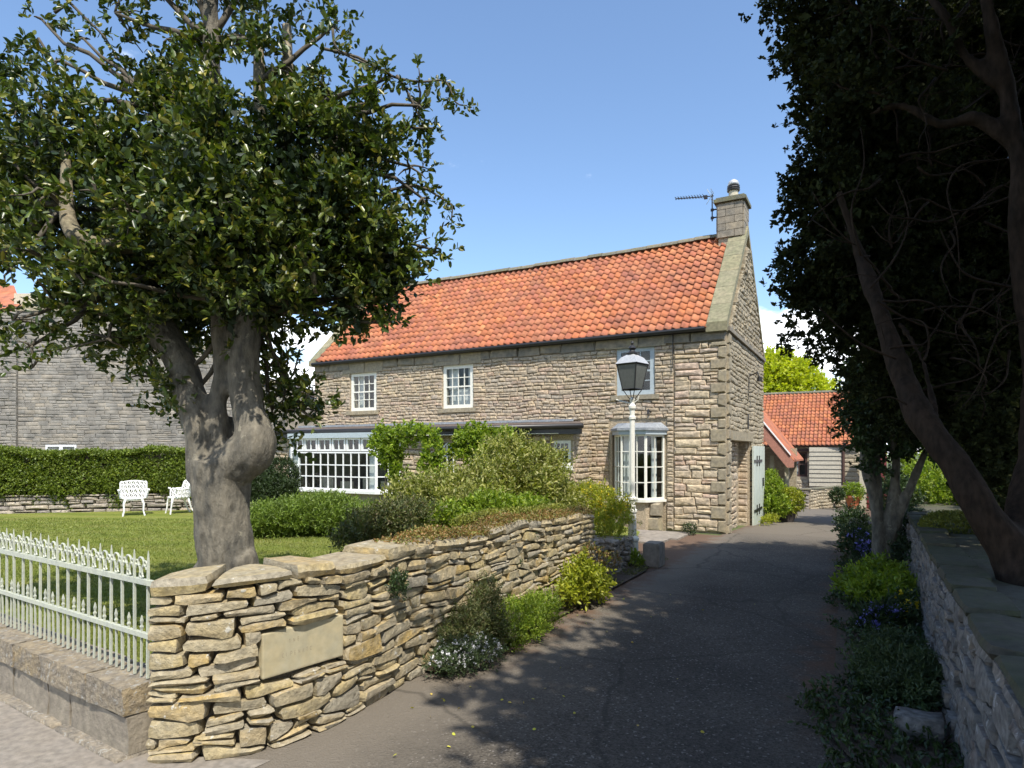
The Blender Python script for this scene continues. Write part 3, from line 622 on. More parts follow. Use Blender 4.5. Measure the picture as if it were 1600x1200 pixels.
# gable-end stones
ulimG = lambda v: (HY0 + .02, HY1 - .02) if v < EZ - .02 else (HY0 + .25 + (v - EZ) * (GY - HY0) / (RZ - EZ), HY1 - .25 - (v - EZ) * (GY - HY0) / (RZ - EZ))
opg = [(16.02, 19.05, -.5, 2.42)]
cells = courses(HY0 + .18, HY1 - .02, -.3, EZ - .12, (.09, .15), (.14, .38), opg, depth=.055, jit=.009)
cells += courses(HY0, HY1, EZ + .02, RZ - .3, (.09, .15), (.14, .38), (), depth=.10, ulim=ulimG)
place_stones(house, cells, (HX1 + .005, 0, 0), R(90), 'gable_stone', 130)
q = []; z = -.05; i = 0
while z < EZ - .15:
    h = min(random.uniform(.24, .33), EZ - .12 - z); wq = .17 if i % 2 else .34
    q.append((HY0 + wq / 2 + .05, z + h / 2, wq, h - .016, .10)); z += h; i += 1
place_stones(house, q, (HX1 + .008, 0, 0), R(90), 'dressed', 40, SMOOTHV, 'quoin_stone')
# door recess in the gable end: stone blocking, lintel, and a pale door leaf folded back on the wall
cells = courses(16.15, 18.2, -.3, 2.14, (.10, .22), (.3, .8), (), depth=.10, jit=.008)
place_stones(house, cells, (HX1 - .26, 0, 0), R(90), 'house_stone', 60)
cells = courses(HX1 - .42, HX1 - .06, -.25, 2.14, (.10, .2), (.3, .5), (), depth=.06, jit=.004, wave=0); place_stones(house, cells, (0, 18.955, 0), 0, 'house_stone', 30)
m_ = MB(); m_.box(15.95, 19.25, .0, .05, 2.17, 2.40, fG); m_.build('lintel', 'dressed', house)
m_ = MB(); m_.box(18.95, 21.15, .06, .105, -.22, 2.05, fG); dr = m_.build('door', 'door_paint', house)
for y_ in (19.5, 20.05, 20.6):
    m_ = MB(); m_.box(y_ - .008, y_ + .008, .106, .110, -.2, 2.03, fG); c = m_.build('plank_joint', 'bluegrey', None); c.parent = dr
for z_ in (.22, 1.62):
    m_ = MB(); m_.box(19.0, 20.5, .107, .125, z_ - .035, z_ + .035, fG)
    for y_ in (19.5, 19.95): m_.box(y_ - .03, y_ + .03, .108, .128, z_ - .15, z_ + .15, fG)
    c = m_.build('hinge', 'black', None); c.parent = dr
m_ = MB(); m_.box(20.6, 20.75, .107, .14, .85, 1.1, fG); c = m_.build('latch', 'black', None); c.parent = dr
# string course at eaves level across the gable, small iron bracket lamp and cable
m_ = MB(); m_.box(HY0 + .0, HY1 + .05, .0, .085, EZ - .10, EZ + .0, fG); m_.build('string_course', 'dressed_dark', house)
m_ = MB(); m_.tube([fG(18.6, .02, 3.95), fG(18.6, .25, 4.05), fG(18.6, .30, 3.92)], .02, 6); m_.tube([fG(18.6, .30, 3.92), fG(18.6, .30, 3.80)], [.06, .07], 8); m_.tube([fG(18.3, .07, 3.9), fG(18.3, .07, 3.3)], .012, 5); m_.build('wall_bracket', 'black', house)
m_ = MB(); m_.tube([fG(18.2, .07, 2.9), fG(18.2, .07, 2.5)], .02, 6); m_.build('vent_pipe', 'black', house)
m_ = MB(); m_.tube([fF(-4.62, .05, 2.86), fF(-4.62, .22, 2.90), fF(-4.62, .26, 2.80)], .025, 6); m_.build('wall_lamp', 'black', house)

# ---- pantile roofs
def pantile_mesh():
    pw, pl, n = .206, .33, 7; vs = []
    for k, s in enumerate((0, 1)):
        for t in (0, .018):
            for i in range(n):
                x = i / (n - 1); zz = (.030, .040, .022, -.008, -.024, -.026, -.012)[i]; vs.append((x * pw, s * pl, zz - s * .040 - t))
    f = []
    for i in range(n - 1):
        f.append((i, i + 1, 2 * n + i + 1, 2 * n + i)); f.append((n + i, i + n + 1, i + 1, i)[::1])
    f.append((0, 2 * n, 3 * n, n)); f.append((n - 1, 2 * n - 1, 4 * n - 1, 3 * n - 1))
    return np.array(vs), f
TV, TF = pantile_mesh()
TMS = []
for _ in range(4):
    me = bpy.data.meshes.new('tile'); v = TV + rng.normal(size=TV.shape) * .0012; me.from_pydata([tuple(p) for p in v], [], TF); me.update(); me.shade_smooth(); me.materials.append(MT['tile']); TMS.append((me, v))
def tile_roof(parent, x0, x1, y0, z0, y1, z1, limit=300, dirsign=1, sag=0.0, seed=1):
    """front slope: eaves at (y0,z0), ridge at (y1,z1); tiles laid along x. bottom row projects"""
    r = random.Random(seed)
    sl = math.hypot(y1 - y0, z1 - z0); ang = math.atan2(z1 - z0, y1 - y0); rows = int(sl / .275); g = sl / rows; cols = int((x1 - x0) / .199); cw = (x1 - x0) / cols; L_ = []
    for j in range(rows):
        for i in range(cols):
            s = j * g - .05; x = x0 + i * cw; t = (x - x0) / (x1 - x0); dz = -sag * math.sin(math.pi * t) * (j / rows) - .010 * math.sin(x * 1.7 + j * .4)
            p = (x + r.uniform(-.004, .004), y0 + s * math.cos(ang), z0 + s * math.sin(ang) + dz + .05)
            L_.append((dist_rank(p), p, r.uniform(-.012, .012), r.uniform(-.012, .012)))
    L_.sort(key=lambda t: t[0]); V = []; F = []; o = 0
    for i, (_, p, a, b) in enumerate(L_):
        me, v = TMS[i % 4]
        if i < limit: ob = link('tile', me, None, parent); ob.location = p; ob.rotation_euler = (ang + a, b, 0)
        else:
            M_ = Matrix.Rotation(ang + a, 3, 'X') @ Matrix.Rotation(b, 3, 'Y'); V += [tuple(t) for t in v @ np.array(M_).T + np.array(p)]; F += [tuple(k + o for k in f) for f in TF]; o += len(v)
    if V:
        mb = MB(); mb.v = V; mb.f = F; mb.build('tile', 'tile', parent, smooth=True, recalc=False, kind='stuff')
tile_roof(house, HX0 + .25, HX1 - .42, HY0 - .16, EZ + .0, GY, RZ, 300, sag=.05)
mb = MB()                                                    # roof boarding under the tiles + rear slope
for s in (0, 1):
    yb = (HY0 - .10, HY1 + .05)[s]; xs = (HX0 + .05, HX1 - .05)
    vs = [(x, y, z + t) for x in xs for y, z in ((yb, EZ - .02), (GY, RZ - .06)) for t in (0, -.06)]
    mb.add(vs, [(0,4,6,2),(1,3,7,5),(0,1,5,4),(2,6,7,3),(0,2,3,1),(4,5,7,6)])
mb.build('roof', 'darkroof', house)
mb = MB(); tv = [(x, y, z) for x in (HX0 + .2, HX1 - .4) for y, z in ((HY1 + .12, EZ + .0), (GY, RZ + .02))]; mb.add(tv, [(0,2,3,1)]); mb.build('rear_slope', 'tile', house)
x = HX0 + .22; k = 0                                          # ridge stones
while x < HX1 - .85:
    l = .46; m_ = MB(); zr = RZ + .045 - .05 * math.sin(math.pi * (x - HX0) / 13) + random.uniform(-.012, .012); pr = []
    for j in range(7): a = math.pi * j / 6; pr.append((GY - .17 * math.cos(a), zr - .06 + .13 * math.sin(a)))
    vs = [(xx, y, z) for xx in (x, x + l - .012) for y, z in pr]; m_.add(vs, [(j, j + 1, j + 8, j + 7) for j in range(6)] + [tuple(range(6, -1, -1)), tuple(range(7, 14)), (0, 7, 13, 6)])
    m_.build('ridge_stone', 'ridge', house, smooth=False); x += l; k += 1
def verge(xc, wd, n):                                        # raised coping stones up both slopes of a gable
    for s in (-1, 1):
        ya = HY0 - .14 if s < 0 else HY1 + .14
        for i in range(n):
            t0, t1 = i / n, (i + 1) / n - .004; m_ = MB()
            y0_, y1_ = ya + (GY - ya) * t0, ya + (GY - ya) * t1; za, zb = EZ + .03 + (RZ + .10 - EZ) * t0, EZ + .03 + (RZ + .10 - EZ) * t1; e = random.uniform(-.008, .008)
            vs = [(x, y, z + t) for x in (xc - wd / 2 + e, xc + wd / 2 + e) for y, z in ((y0_, za), (y1_, zb)) for t in (-.16, .075)]
            m_.add(vs, [(0,1,5,4),(2,6,7,3),(0,4,6,2),(1,3,7,5),(0,2,3,1),(4,5,7,6)]); m_.build('coping_stone', 'coping', house)
verge(HX1 - .19, .46, 6); verge(HX0 + .13, .34, 7)
for xk in (HX1 - .21, HX0 + .13):
    m_ = MB(); m_.box(xk - .22, xk + .24, HY0 - .17, HY0 + .25, EZ - .12, EZ + .06); m_.build('kneeler_stone', 'coping', house)
m_ = MB(); m_.tube([(HX0 + .1, HY0 - .20, EZ - .07), (HX1 - .45, HY0 - .20, EZ - .04)], .055, 8); m_.box(HX0 + .02, HX1 - .02, HY0 - .085, HY0 - .055, EZ - .10, EZ - .01); m_.build('gutter', 'black', house)
m_ = MB(); m_.tube([(-4.06, HY0 - .10, 4.7), (-4.06, HY0 - .09, 3.9)], .012, 6); m_.build('cable', 'black', house)
# chimney
CX, CY = -3.22, GY
ch = MB(); ch.box(CX - .31, CX + .31, CY - .36, CY + .36, RZ - .7, 8.78); chim = ch.build('chimney', 'mortar', house)
def block_ring(parent, name, m, cx, cy, hx, hy, z0, z1, h):
    z = z0; i = 0
    while z < z1 - .05:
        hh = min(h, z1 - z); e = .33 if i % 2 else .67
        for sx, sy, a, L_ in ((cx, cy - hy, 0, hx), (cx + hx, cy, R(90), hy), (cx, cy + hy, R(180), hx), (cx - hx, cy, R(270), hy)):
            for u0, u1 in ((-1, -1 + 2 * e), (-1 + 2 * e, 1)):
                m_ = MB(); ca, sa = math.cos(a), math.sin(a); g = .006
                fn = lambda u, w, v: (sx + u * ca + w * sa, sy + u * sa - w * ca, v)
                m_.box(u0 * L_ + g, u1 * L_ - g, .0, .03 + random.uniform(0, .01), z + g, z + hh - g, fn); c = m_.build(name, m, None); c.parent = parent
        z += hh; i += 1
block_ring(chim, 'stone', 'dressed_dark', CX, CY, .33, .38, RZ - .15, 8.62, .19)
m_ = MB(); m_.box(CX - .42, CX + .42, CY - .47, CY + .47, 8.66, 8.75); m_.box(CX - .37, CX + .37, CY - .42, CY + .42, 8.752, 8.80); c = m_.build('chimney_cap', 'ridge', None); c.parent = chim
m_ = MB(); m_.lathe((CX + .02, CY, 8.80), [(.15, 0), (.145, .05), (.135, .08), (.125, .26), (.14, .30)], 16); c = m_.build('chimney_pot', 'cream', None, smooth=True); c.parent = chim
m_ = MB(); m_.lathe((CX + .02, CY, 9.06), [(.165, 0), (.175, .03), (.16, .05), (.175, .08), (.16, .11), (.17, .14), (.14, .16)], 16); c = m_.build('cowl', 'black', None); c.parent = chim
m_ = MB(); m_.lathe((CX + .02, CY, 9.21), [(.12, 0), (.15, .05), (.12, .12), (.05, .17), (.01, .18)], 16); c = m_.build('cowl_cap', 'silver', None, smooth=True); c.parent = chim
# TV aerial clamped to the chimney
an = thing('tv_aerial', 'grey rooftop television aerial clamped to the side of the chimney stack', 'aerial', (CX - .5, CY - .2, 8.3))
ax, ay = CX - .5, CY - .25
m_ = MB(); m_.tube([(ax, ay, 8.25), (ax, ay, 9.0)], .018, 6); m_.build('mast', 'black', an)
m_ = MB(); m_.tube([(ax, ay, 8.34), (CX - .33, ay, 8.34)], .02, 6); m_.tube([(ax, ay, 8.56), (CX - .33, ay, 8.56)], .02, 6); m_.tube([(ax, ay, 8.31), (ax, ay, 8.37)], .045, 8); m_.tube([(ax, ay, 8.53), (ax, ay, 8.59)], .045, 8); m_.build('bracket', 'black', an)
b0, b1 = Vector((ax + .03, ay, 8.94)), Vector((ax - .98, ay - .10, 9.02))
m_ = MB(); m_.tube([b0, b1], .014, 6); m_.box(ax - .22, ax - .13, ay - .04, ay + .04, 8.90, 8.99); m_.build('boom', 'black', an)
for i in range(11):
    p = b0.lerp(b1, .25 + .075 * i); s_ = Vector((.0, .17 - .006 * i, 0)); m_ = MB(); m_.tube([p - s_ + Vector((0, 0, .012)), p + s_ + Vector((0, 0, .012))], .008, 4); m_.tube([p - Vector((0,0,.035)), p + Vector((0, 0, .045))], .010, 4); m_.build('element', 'black', an)
m_ = MB()
for dz in (-.14, -.07, .07, .14):
    m_.tube([(ax + .0 - .02 * 0, ay - .2, 8.94 + dz), (ax + .0, ay + .2, 8.94 + dz)], .007, 4)
m_.tube([(ax - .02, ay, 8.94), (ax - .14, ay, 9.16)], .008, 4); m_.tube([(ax - .02, ay, 8.94), (ax - .16, ay, 8.74)], .008, 4); m_.build('reflector', 'bluegrey', an)

# ------------------------------------------------------------------ lean-to garden room in front of the house
LY = 14.35
lean = thing('garden_room', 'low lean-to garden room with a wide many-paned bow window along the house front', 'extension', (-11, LY, 0))
fL = lambda u, w, v: (u, LY - w, v)
LX0, LX1 = -16.5, -6.15
OPL = [(-15.75, -11.5, .72, 2.30), (-10.13, -9.68, .95, 2.12), (-6.72, -6.28, 1.55, 2.16)]
m_ = MB(); wall_cells(m_, fL, LX0, LX1, -.1, 2.42, -.25, -.04, OPL); m_.box(LX1 - .27, LX1 - .03, LY + .26, HY0 - .08, -.1, 2.42); m_.box(LX0 + .02, LX0 + .25, LY + .26, HY0 - .08, -.1, 2.42); m_.build('wall', 'mortar', lean)
opl = [(-15.85, -11.4, .72, 2.4), (-10.21, -9.60, .86, 2.3), (-6.80, -6.20, 1.45, 2.25)]
cells = courses(LX0, LX1 - .0, 0.0, 2.30, (.09, .15), (.14, .42), opl, depth=.09, jit=.005)
place_stones(lean, cells, (0, LY - .005, 0), 0, 'house_stone', 220)
cells = courses(LY + .02, HY0 - .08, 0.0, 2.38, (.09, .15), (.14, .42), (), depth=.06, jit=.005)
place_stones(lean, cells, (LX1 - .01, 0, 0), R(90), 'house_stone', 60)
for zt, yf, yb, e, nm, mm in ((2.44, LY - .22, HY0 - .02, .12, 'roof', 'darkroof'),):
    pr = [(yf, zt), (yf, zt + .09), (yb, zt + .24), (yb, zt + .12)]
    vs = [(x, y, z) for x in (LX0 - e, LX1 + .30) for y, z in pr]
    vs[6] = (LX1 - .35, yb, zt + .24); vs[7] = (LX1 - .35, yb, zt + .12)
    m_ = MB(); m_.add(vs, [(0,3,2,1),(4,5,6,7),(0,1,5,4),(1,2,6,5),(2,3,7,6),(3,0,4,7)]); m_.build(nm, mm, lean)
m_ = MB(); m_.tube([(LX0 - .1, LY - .29, 2.49), (LX1 + .32, LY - .29, 2.50)], .06, 8); m_.build('gutter', 'black', lean, smooth=True)
m_ = MB(); m_.box(LX0, LX1 + .22, LY - .20, LY - .10, 2.31, 2.435); m_.build('fascia', 'black', lean)
m_ = MB(); m_.box(LX0 - .1, LX1 - .5, HY0 - .10, HY0 - .06, 2.68, 2.74); m_.build('flashing', 'lead', lean)
# bow window: left cant, long front, right cant
bp_ = [(-15.85, LY - .02), (-15.35, LY - .42), (-12.0, LY - .42), (-11.45, LY - .02)]
fa, la = seg_map(bp_[0], bp_[1]); fb, lb = seg_map(bp_[1], bp_[2]); fc, lc = seg_map(bp_[2], bp_[3])
g0 = window(lean, fa, 0, la, .78, 2.28, 2, 4, 'white', fw=.05, bar=.03, name='bow_window')
g1 = window(lean, fb, 0, lb, .78, 1.88, 11, 3, 'white', fw=.04, bar=.032, name='bow_window')
g2 = window(lean, fc, 0, lc, .78, 2.28, 2, 4, 'white', fw=.05, bar=.03, name='bow_window')
for i in range(6): g = window(lean, fb, i * lb / 6 + .02, (i + 1) * lb / 6 - .02, 1.90, 2.28, 2, 1, 'white', fw=.055, bar=.03, name='top_light')
with_curtain(g0, [(.05, .5, -.12, -.11, .8, 2.2)], fn=fa); with_curtain(g1, [(.05, .30, -.12, -.10, .8, 1.85), (3.0, 3.25, -.16, -.14, .8, 1.85)], fn=fb)
m_ = MB(); cxl = (-11.97); P4 = [(bp_[0][0] - .08, LY - .045), (bp_[1][0] - .05, LY - .52), (bp_[2][0] + .05, LY - .52), (bp_[3][0] + .08, LY - .045)]
prism(m_, P4, .70, .776); m_.build('bow_sill', 'white', lean)
m_ = MB(); prism(m_, [(x, y + .02) for x, y in P4], 2.282, 2.43); m_.build('bow_head', 'bluegrey', lean)
m_ = MB(); prism(m_, [(bp_[0][0] + .03, LY - .045), (bp_[1][0] + .02, LY - .40), (bp_[2][0] - .02, LY - .40), (bp_[3][0] - .03, LY - .045)], -.1, .695); m_.build('bow_base', 'dressed', lean)
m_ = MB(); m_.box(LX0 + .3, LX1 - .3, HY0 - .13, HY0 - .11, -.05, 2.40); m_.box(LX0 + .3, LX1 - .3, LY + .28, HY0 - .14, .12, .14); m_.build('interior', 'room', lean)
m_ = MB()
for xx, hh in ((-15.0, .9), (-14.2, .75), (-13.3, .9), (-12.6, .8)): m_.box(xx, xx + .5, LY + .5, LY + .55, .45, .45 + hh * .7); m_.box(xx, xx + .5, LY + .15, LY + .5, .45, .55)
m_.build('seat_inside', 'cream', lean)
# gothic window
fL2 = lambda u, w, v: (u, LY - w, v)
pts = [(-10.11, .97)]; 
arch = []
for i in range(9):
    t = i / 8; a = math.pi - t * math.radians(60); arch.append((-10.11 + .42 + .42 * math.cos(a), 1.74 + .42 * math.sin(a)))
arch2 = [(-10.11 * 2 + .42 - x, z) for x, z in reversed(arch)]
path = [(-10.11, .97)] + arch + arch2[1:] + [(-9.69, .97), (-10.11, .97)]
m_ = MB(); m_.tube([fL2(x, -.03, z) for x, z in path], .028, 6); m_.box(-9.915, -9.885, -.05, -.02, .97, 2.05, fL2)
for zz in (1.25, 1.52, 1.78): m_.box(-10.10, -9.92, -.045, -.024, zz - .012, zz + .012, fL2); m_.box(-9.88, -9.70, -.045, -.024, zz - .012, zz + .012, fL2)
gw = m_.build('gothic_window', 'white', lean)
m_ = MB(); m_.add([fL2(x, -.04, z) for x, z in path[:-1]], [tuple(range(len(path) - 1))]); c = m_.build('pane', 'glass', None); c.parent = gw
window(lean, fL, -6.72, -6.28, 1.55, 2.16, 3, 1, 'ivory', fw=.07, bar=.025, w=-.03)
m_ = MB(); m_.box(-6.80, -6.20, -.05, .03, 1.44, 1.545, fL); m_.build('sill', 'ivory', lean)
m_ = MB(); m_.tube([(LX1 - .35, LY - .20, 2.33), (-11.6, LY - .30, 2.33)], .01, 4); m_.build('cable', 'ivory', lean)
m_ = MB(); m_.lathe((-13.2, LY - .32, 2.27), [(.02, .1), (.05, .06), (.06, 0)], 10); m_.build('security_lamp', 'white', lean)

# ------------------------------------------------------------------ outbuilding at the far end of the drive
def at(px, py, t):
    x = (px - 800) / 1006; z = (705 - py) / 1006; return Vector(((-cS + cC * x) * t, (cC + cS * x) * t, 1.9 + z * t))
GZ = gz(38)
ob_ = thing('outbuilding', 'single-storey outbuilding with an orange pantile roof at the far end of the drive', 'outbuilding', (-4, 39, GZ))
BY = 37.4; EB = 2.22; fB = lambda u, w, v: (u, BY - w, v)
bx0, bx1 = -11.0, -.30
OPB = [(-3.55, -2.72, .55, 1.85)]
m_ = MB(); wall_cells(m_, fB, bx0, bx1, GZ - .3, EB, -.35, -.03, OPB); m_.box(bx0, bx0 + .3, BY + .36, BY + 6, GZ - .3, EB); m_.box(bx1 - .3, bx1 - .03, BY + .36, BY + 6, GZ - .3, EB); m_.box(bx0, bx1, BY + 6.0, BY + 6.3, GZ - .3, EB)
vs = [(x, y, z) for x in (bx1 - .3, bx1 - .03) for y, z in ((BY + .02, EB), (BY + 6.3, EB), (BY + 3.0, 5.25))]; m_.add(vs, [(0,1,2),(3,5,4),(0,3,4,1),(1,4,5,2),(2,5,3,0)])
m_.build('wall', 'mortar', ob_)
cells = courses(bx0 + 3, -2.65, GZ, EB - .1, (.13, .22), (.2, .5), [(-3.62, -2.65, .45, 2.0)], depth=.07)
cells += courses(-1.05, bx1, GZ, EB - .1, (.18, .28), (.3, .7), (), depth=.08)
place_stones(ob_, cells, (0, BY, 0), 0, 'gable_stone', 60)
wo_ = window(ob_, fB, -3.55, -2.72, .55, 1.85, 2, 2, 'brown', fw=.10, bar=.06, w=-.05)
with_curtain(wo_, [(-3.28, -3.16, -.30, -.28, .6, 1.4)], fn=fB)
m_ = MB(); m_.box(-3.75, -2.45, .0, .06, 1.88, 2.02, fB); m_.build('lintel', 'brown', ob_)
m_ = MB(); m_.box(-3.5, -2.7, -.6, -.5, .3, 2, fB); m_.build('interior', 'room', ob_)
for i in range(9):                                            # pale weatherboards
    z_ = .08 + i * .225; m_ = MB(); vs = [(-2.60, BY - .40, z_), (-1.10, BY - .05, z_), (-1.10, BY - .05, z_ + .22), (-2.60, BY - .40, z_ + .22)]
    m_.add([(a, b - .045, c) if k < 2 else (a, b, c) for k, (a, b, c) in enumerate(vs)] + [(a, b + .03, c) for a, b, c in vs], [(0,1,2,3),(4,7,6,5),(0,4,5,1),(3,2,6,7),(0,3,7,4),(1,5,6,2)]); m_.build('weatherboard', 'board', ob_)
m_ = MB(); m_.box(-2.6, -1.1, -.03, .02, GZ - .2, EB - .05, fB); m_.build('panel', 'board', ob_)
m_ = MB(); m_.tube([fB(-1.02, .09, EB - .1), fB(-1.02, .09, GZ)], .07, 8); m_.tube([fB(bx0, .20, EB - .02), fB(bx1, .20, EB - .02)], .06, 6); m_.build('drainpipe', 'brown', ob_)
tile_roof(ob_, bx0 + 2.5, bx1 + .1, BY - .25, EB, BY + 3.0, 5.25, 300, sag=.03, seed=4)
m_ = MB(); 
vs = [(x, y, z) for x in (bx0, bx1 - .02) for y, z in ((BY - .15, EB - .02), (BY + 3.0, 5.2), (BY + 6.5, EB), (BY + 6.5, EB - .05), (BY + 3, 5.1), (BY - .1, EB - .08))]
m_.add(vs, [(0,6,7,1),(1,7,8,2),(2,8,9,3),(3,9,10,4),(4,10,11,5),(5,11,6,0),(0,1,4,5),(1,2,3,4),(6,11,10,7),(7,10,9,8)]); m_.build('roof', 'darkroof', ob_)
x = bx0 + 2.5
while x < bx1:
    m_ = MB(); m_.tube([(x, BY + 3.0, 5.24), (x + .44, BY + 3.0, 5.24 + random.uniform(-.01, .01))], .10, 7); m_.build('ridge_tile', 'ridge', ob_); x += .45
# gateway pier beyond the outbuilding
gp = thing('gate_pier', 'cream rendered gate pier with a dark red door beside the outbuilding', 'gate pier', (.1, 36.5, GZ))
m_ = MB(); m_.box(-.28, .02, 36.6, 36.95, GZ - .1, 2.0); m_.build('pier', 'cream', gp)
m_ = MB(); m_.box(.025, .9, 36.75, 36.80, GZ + .9, 2.0); m_.box(.025, .9, 36.76, 36.79, GZ, GZ + .88); m_.build('door', 'maroon', gp)
# low stone terrace wall with railing in front of the outbuilding
tw = thing('terrace_wall', 'low L-shaped rubble wall in front of the outbuilding window', 'wall', (-2.3, 34, GZ))
tz = gz(34); 
cells = courses(-3.35, -2.32, tz, tz + .92, (.12, .2), (.18, .4), (), depth=.1); place_stones(tw, cells, (0, 33.0, 0), 0, 'dry_far', 60)
ta = math.atan2(3.9, 1.35); tL = math.hypot(3.9, 1.35); cells = courses(0, tL, tz - .05, tz + .92, (.12, .2), (.18, .45), (), depth=.1); place_stones(tw, cells, (-2.30, 33.0, 0), ta, 'gable_stone', 120)
fT = lambda u, w, v: (-2.30 + math.cos(ta) * u + math.sin(ta) * w, 33.0 + math.sin(ta) * u - math.cos(ta) * w, v)
m_ = MB(); m_.box(-3.36, -2.40, 33.03, 33.35, tz - .2, tz + .9); m_.box(.0, tL, -.30, -.03, tz - .2, tz + .895, fT); m_.build('core', 'mortar', tw)
m_ = MB(); m_.box(-3.40, -2.24, 32.9, 33.38, tz + .925, tz + .99); m_.build('coping', 'ridge', tw)
m_ = MB(); m_.box(.40, tL + .1, -.34, .07, tz + .925, tz + .985, fT); m_.build('coping', 'ridge', tw)
rl = thing('terrace_railing', 'small dark iron railing on the terrace steps beside the outbuilding', 'railing', (-3.7, 33.2, tz))
for i in range(7):
    m_ = MB(); m_.tube([(-4.2 + i * .13, 33.2, tz), (-4.2 + i * .13, 33.2, tz + .95)], .012, 5); m_.build('bar', 'black', rl)
m_ = MB(); m_.tube([(-4.25, 33.2, tz + .95), (-3.38, 33.2, tz + .95)], .02, 5); m_.build('rail', 'black', rl)
bn = thing('garden_bench', 'low pale stone bench against the terrace wall', 'bench', (-2.9, 32.6, tz))
m_ = MB(); m_.box(-3.35, -2.45, 32.4, 32.75, tz + .26, tz + .33); m_.build('seat', 'dressed', bn)
for x in (-3.2, -2.68): m_ = MB(); m_.box(x, x + .1, 32.45, 32.7, tz - .0, tz + .258); m_.build('leg', 'dressed_dark', bn)
# rear porch wing
po = thing('rear_porch', 'lean-to porch with a pinkish bargeboard and stone posts behind the house', 'porch', (-2.7, 23.3, gz(23)))
pz = gz(23)
m_ = MB()
for y0_ in (22.3,):
    vs = []
    for y in (y0_, 26):
        for x, z in ((-3.6, 3.70), (-2.02, 1.62), (-2.02, 1.56), (-3.6, 3.62)): vs.append((x, y, z))
    m_.add(vs, [(0,1,5,4),(1,2,6,5),(2,3,7,6),(3,0,4,7),(0,3,2,1),(4,5,6,7)])
m_.build('roof', 'tile', po)
m_ = MB(); vs = [(x, y, z) for y in (22.18, 22.26) for x, z in ((-3.6, 3.66), (-2.0, 1.56), (-2.0, 1.38), (-2.2, 1.38), (-3.6, 3.20))]
m_.add(vs, [(0,1,2,3,4),(9,8,7,6,5),(0,5,6,1),(1,6,7,2),(2,7,8,3),(3,8,9,4),(4,9,5,0)]); m_.build('bargeboard', 'pinkboard', po)
m_ = MB(); vs = [(x, y, z) for y in (22.14, 22.34) for x, z in ((-3.6, 3.76), (-2.1, 1.80), (-2.1, 1.76), (-3.6, 3.71))]
m_.add(vs, [(0,1,2,3),(7,6,5,4),(0,4,5,1),(1,5,6,2),(2,6,7,3),(3,7,4,0)]); m_.build('flashing', 'white', po)
for x in (-2.75, -2.30): m_ = MB(); m_.box(x, x + .12, 22.5, 22.62, pz - .2, 1.75); m_.build('post', 'cream', po)
m_ = MB(); m_.box(-3.6, -2.1, 24.2, 24.4, pz - .3, 2.0); m_.build('wall', 'gable_stone', po)
m_ = MB(); m_.box(-3.6, -2.3, 22.5, 22.7, pz - .3, pz + .9); m_.build('wall', 'gable_stone', po)

# ------------------------------------------------------------------ neighbour's big grey wall on the left
U_ = Vector((cC, cS, 0)); Fw = Vector((-cS, cC, 0)); DN = 24.0
def nb(u, w, v): p = Fw * (DN - w) + U_ * u; return (p.x, p.y, v)
nx = lambda px: (px - 800) / 1006 * DN
zz = lambda py, t=DN: 1.9 + (705 - py) / 1006 * t
ng = thing('neighbour_house', 'tall weathered grey stone gable of the neighbouring house behind the hedge', 'house', tuple(nb(nx(200), 0, 0)))
prof = [(nx(28), zz(484)), (nx(190), zz(484)), (nx(441), zz(607))]
topz = lambda u: prof[0][1] if u < prof[1][0] else prof[1][1] + (u - prof[1][0]) * (prof[2][1] - prof[1][1]) / (prof[2][0] - prof[1][0])
cells = []; wz = (nx(72), nx(120), 1.7, zz(695))
lim = lambda v: (nx(28), nx(441) if v < prof[2][1] else prof[1][0] + (v - prof[1][1]) * (prof[2][0] - prof[1][0]) / (prof[2][1] - prof[1][1]))
cells = courses(nx(28), nx(441), .8, zz(486), (.09, .17), (.15, .42), [wz], depth=.03, ulim=lim, joint=.007, wave=.04)
a_ = math.atan2(U_.y, U_.x); O_ = Fw * DN
place_stones(ng, cells, (O_.x, O_.y, 0), a_, 'neighbour', 0, rest_name='stone')
m_ = MB(); pf = [(nx(28), -.2), (nx(441), -.2), (nx(441), prof[2][1]), (nx(190), prof[1][1]), (nx(28), prof[1][1])]
vs = [nb(u, w, v) for w in (-.02, -.35) for u, v in pf]; m_.add(vs, [(0,1,2,3,4),(9,8,7,6,5)] + [(i, (i + 1) % 5, (i + 1) % 5 + 5, i + 5) for i in range(5)]); m_.build('wall', 'neigh_mortar', ng)
cells = courses(nx(-150), nx(27.8), .8, zz(489), (.09, .17), (.15, .42), (), depth=.04, joint=.010)
p_ = Fw * (DN - .07); place_stones(ng, cells, (p_.x, p_.y, 0), a_, 'neighbour', 0, rest_name='stone')
m_ = MB(); m_.box(nx(-150), nx(28) - .003, -.8, .045, -.2, zz(487), nb); m_.build('wall', 'neigh_mortar', ng)
m_ = MB(); vs = [nb(u, w, v) for u in (nx(20), nx(190)) for w, v in ((.06, zz(486)), (.06, zz(480)), (-.4, zz(480)), (-.4, zz(486)))]; m_.add(vs, [(0,3,2,1),(4,5,6,7),(0,1,5,4),(1,2,6,5),(2,3,7,6),(3,0,4,7)]); m_.build('coping', 'dressed', ng)
m_ = MB(); vs = [nb(u, w, v + t) for (u, v) in ((nx(190), prof[1][1]), (nx(446), prof[2][1] - .05)) for w in (.06, -.4) for t in (0, .14)]; m_.add(vs, [(0,1,3,2),(4,6,7,5),(0,4,5,1),(2,3,7,6),(1,5,7,3),(0,2,6,4)]); m_.build('coping', 'dressed', ng)
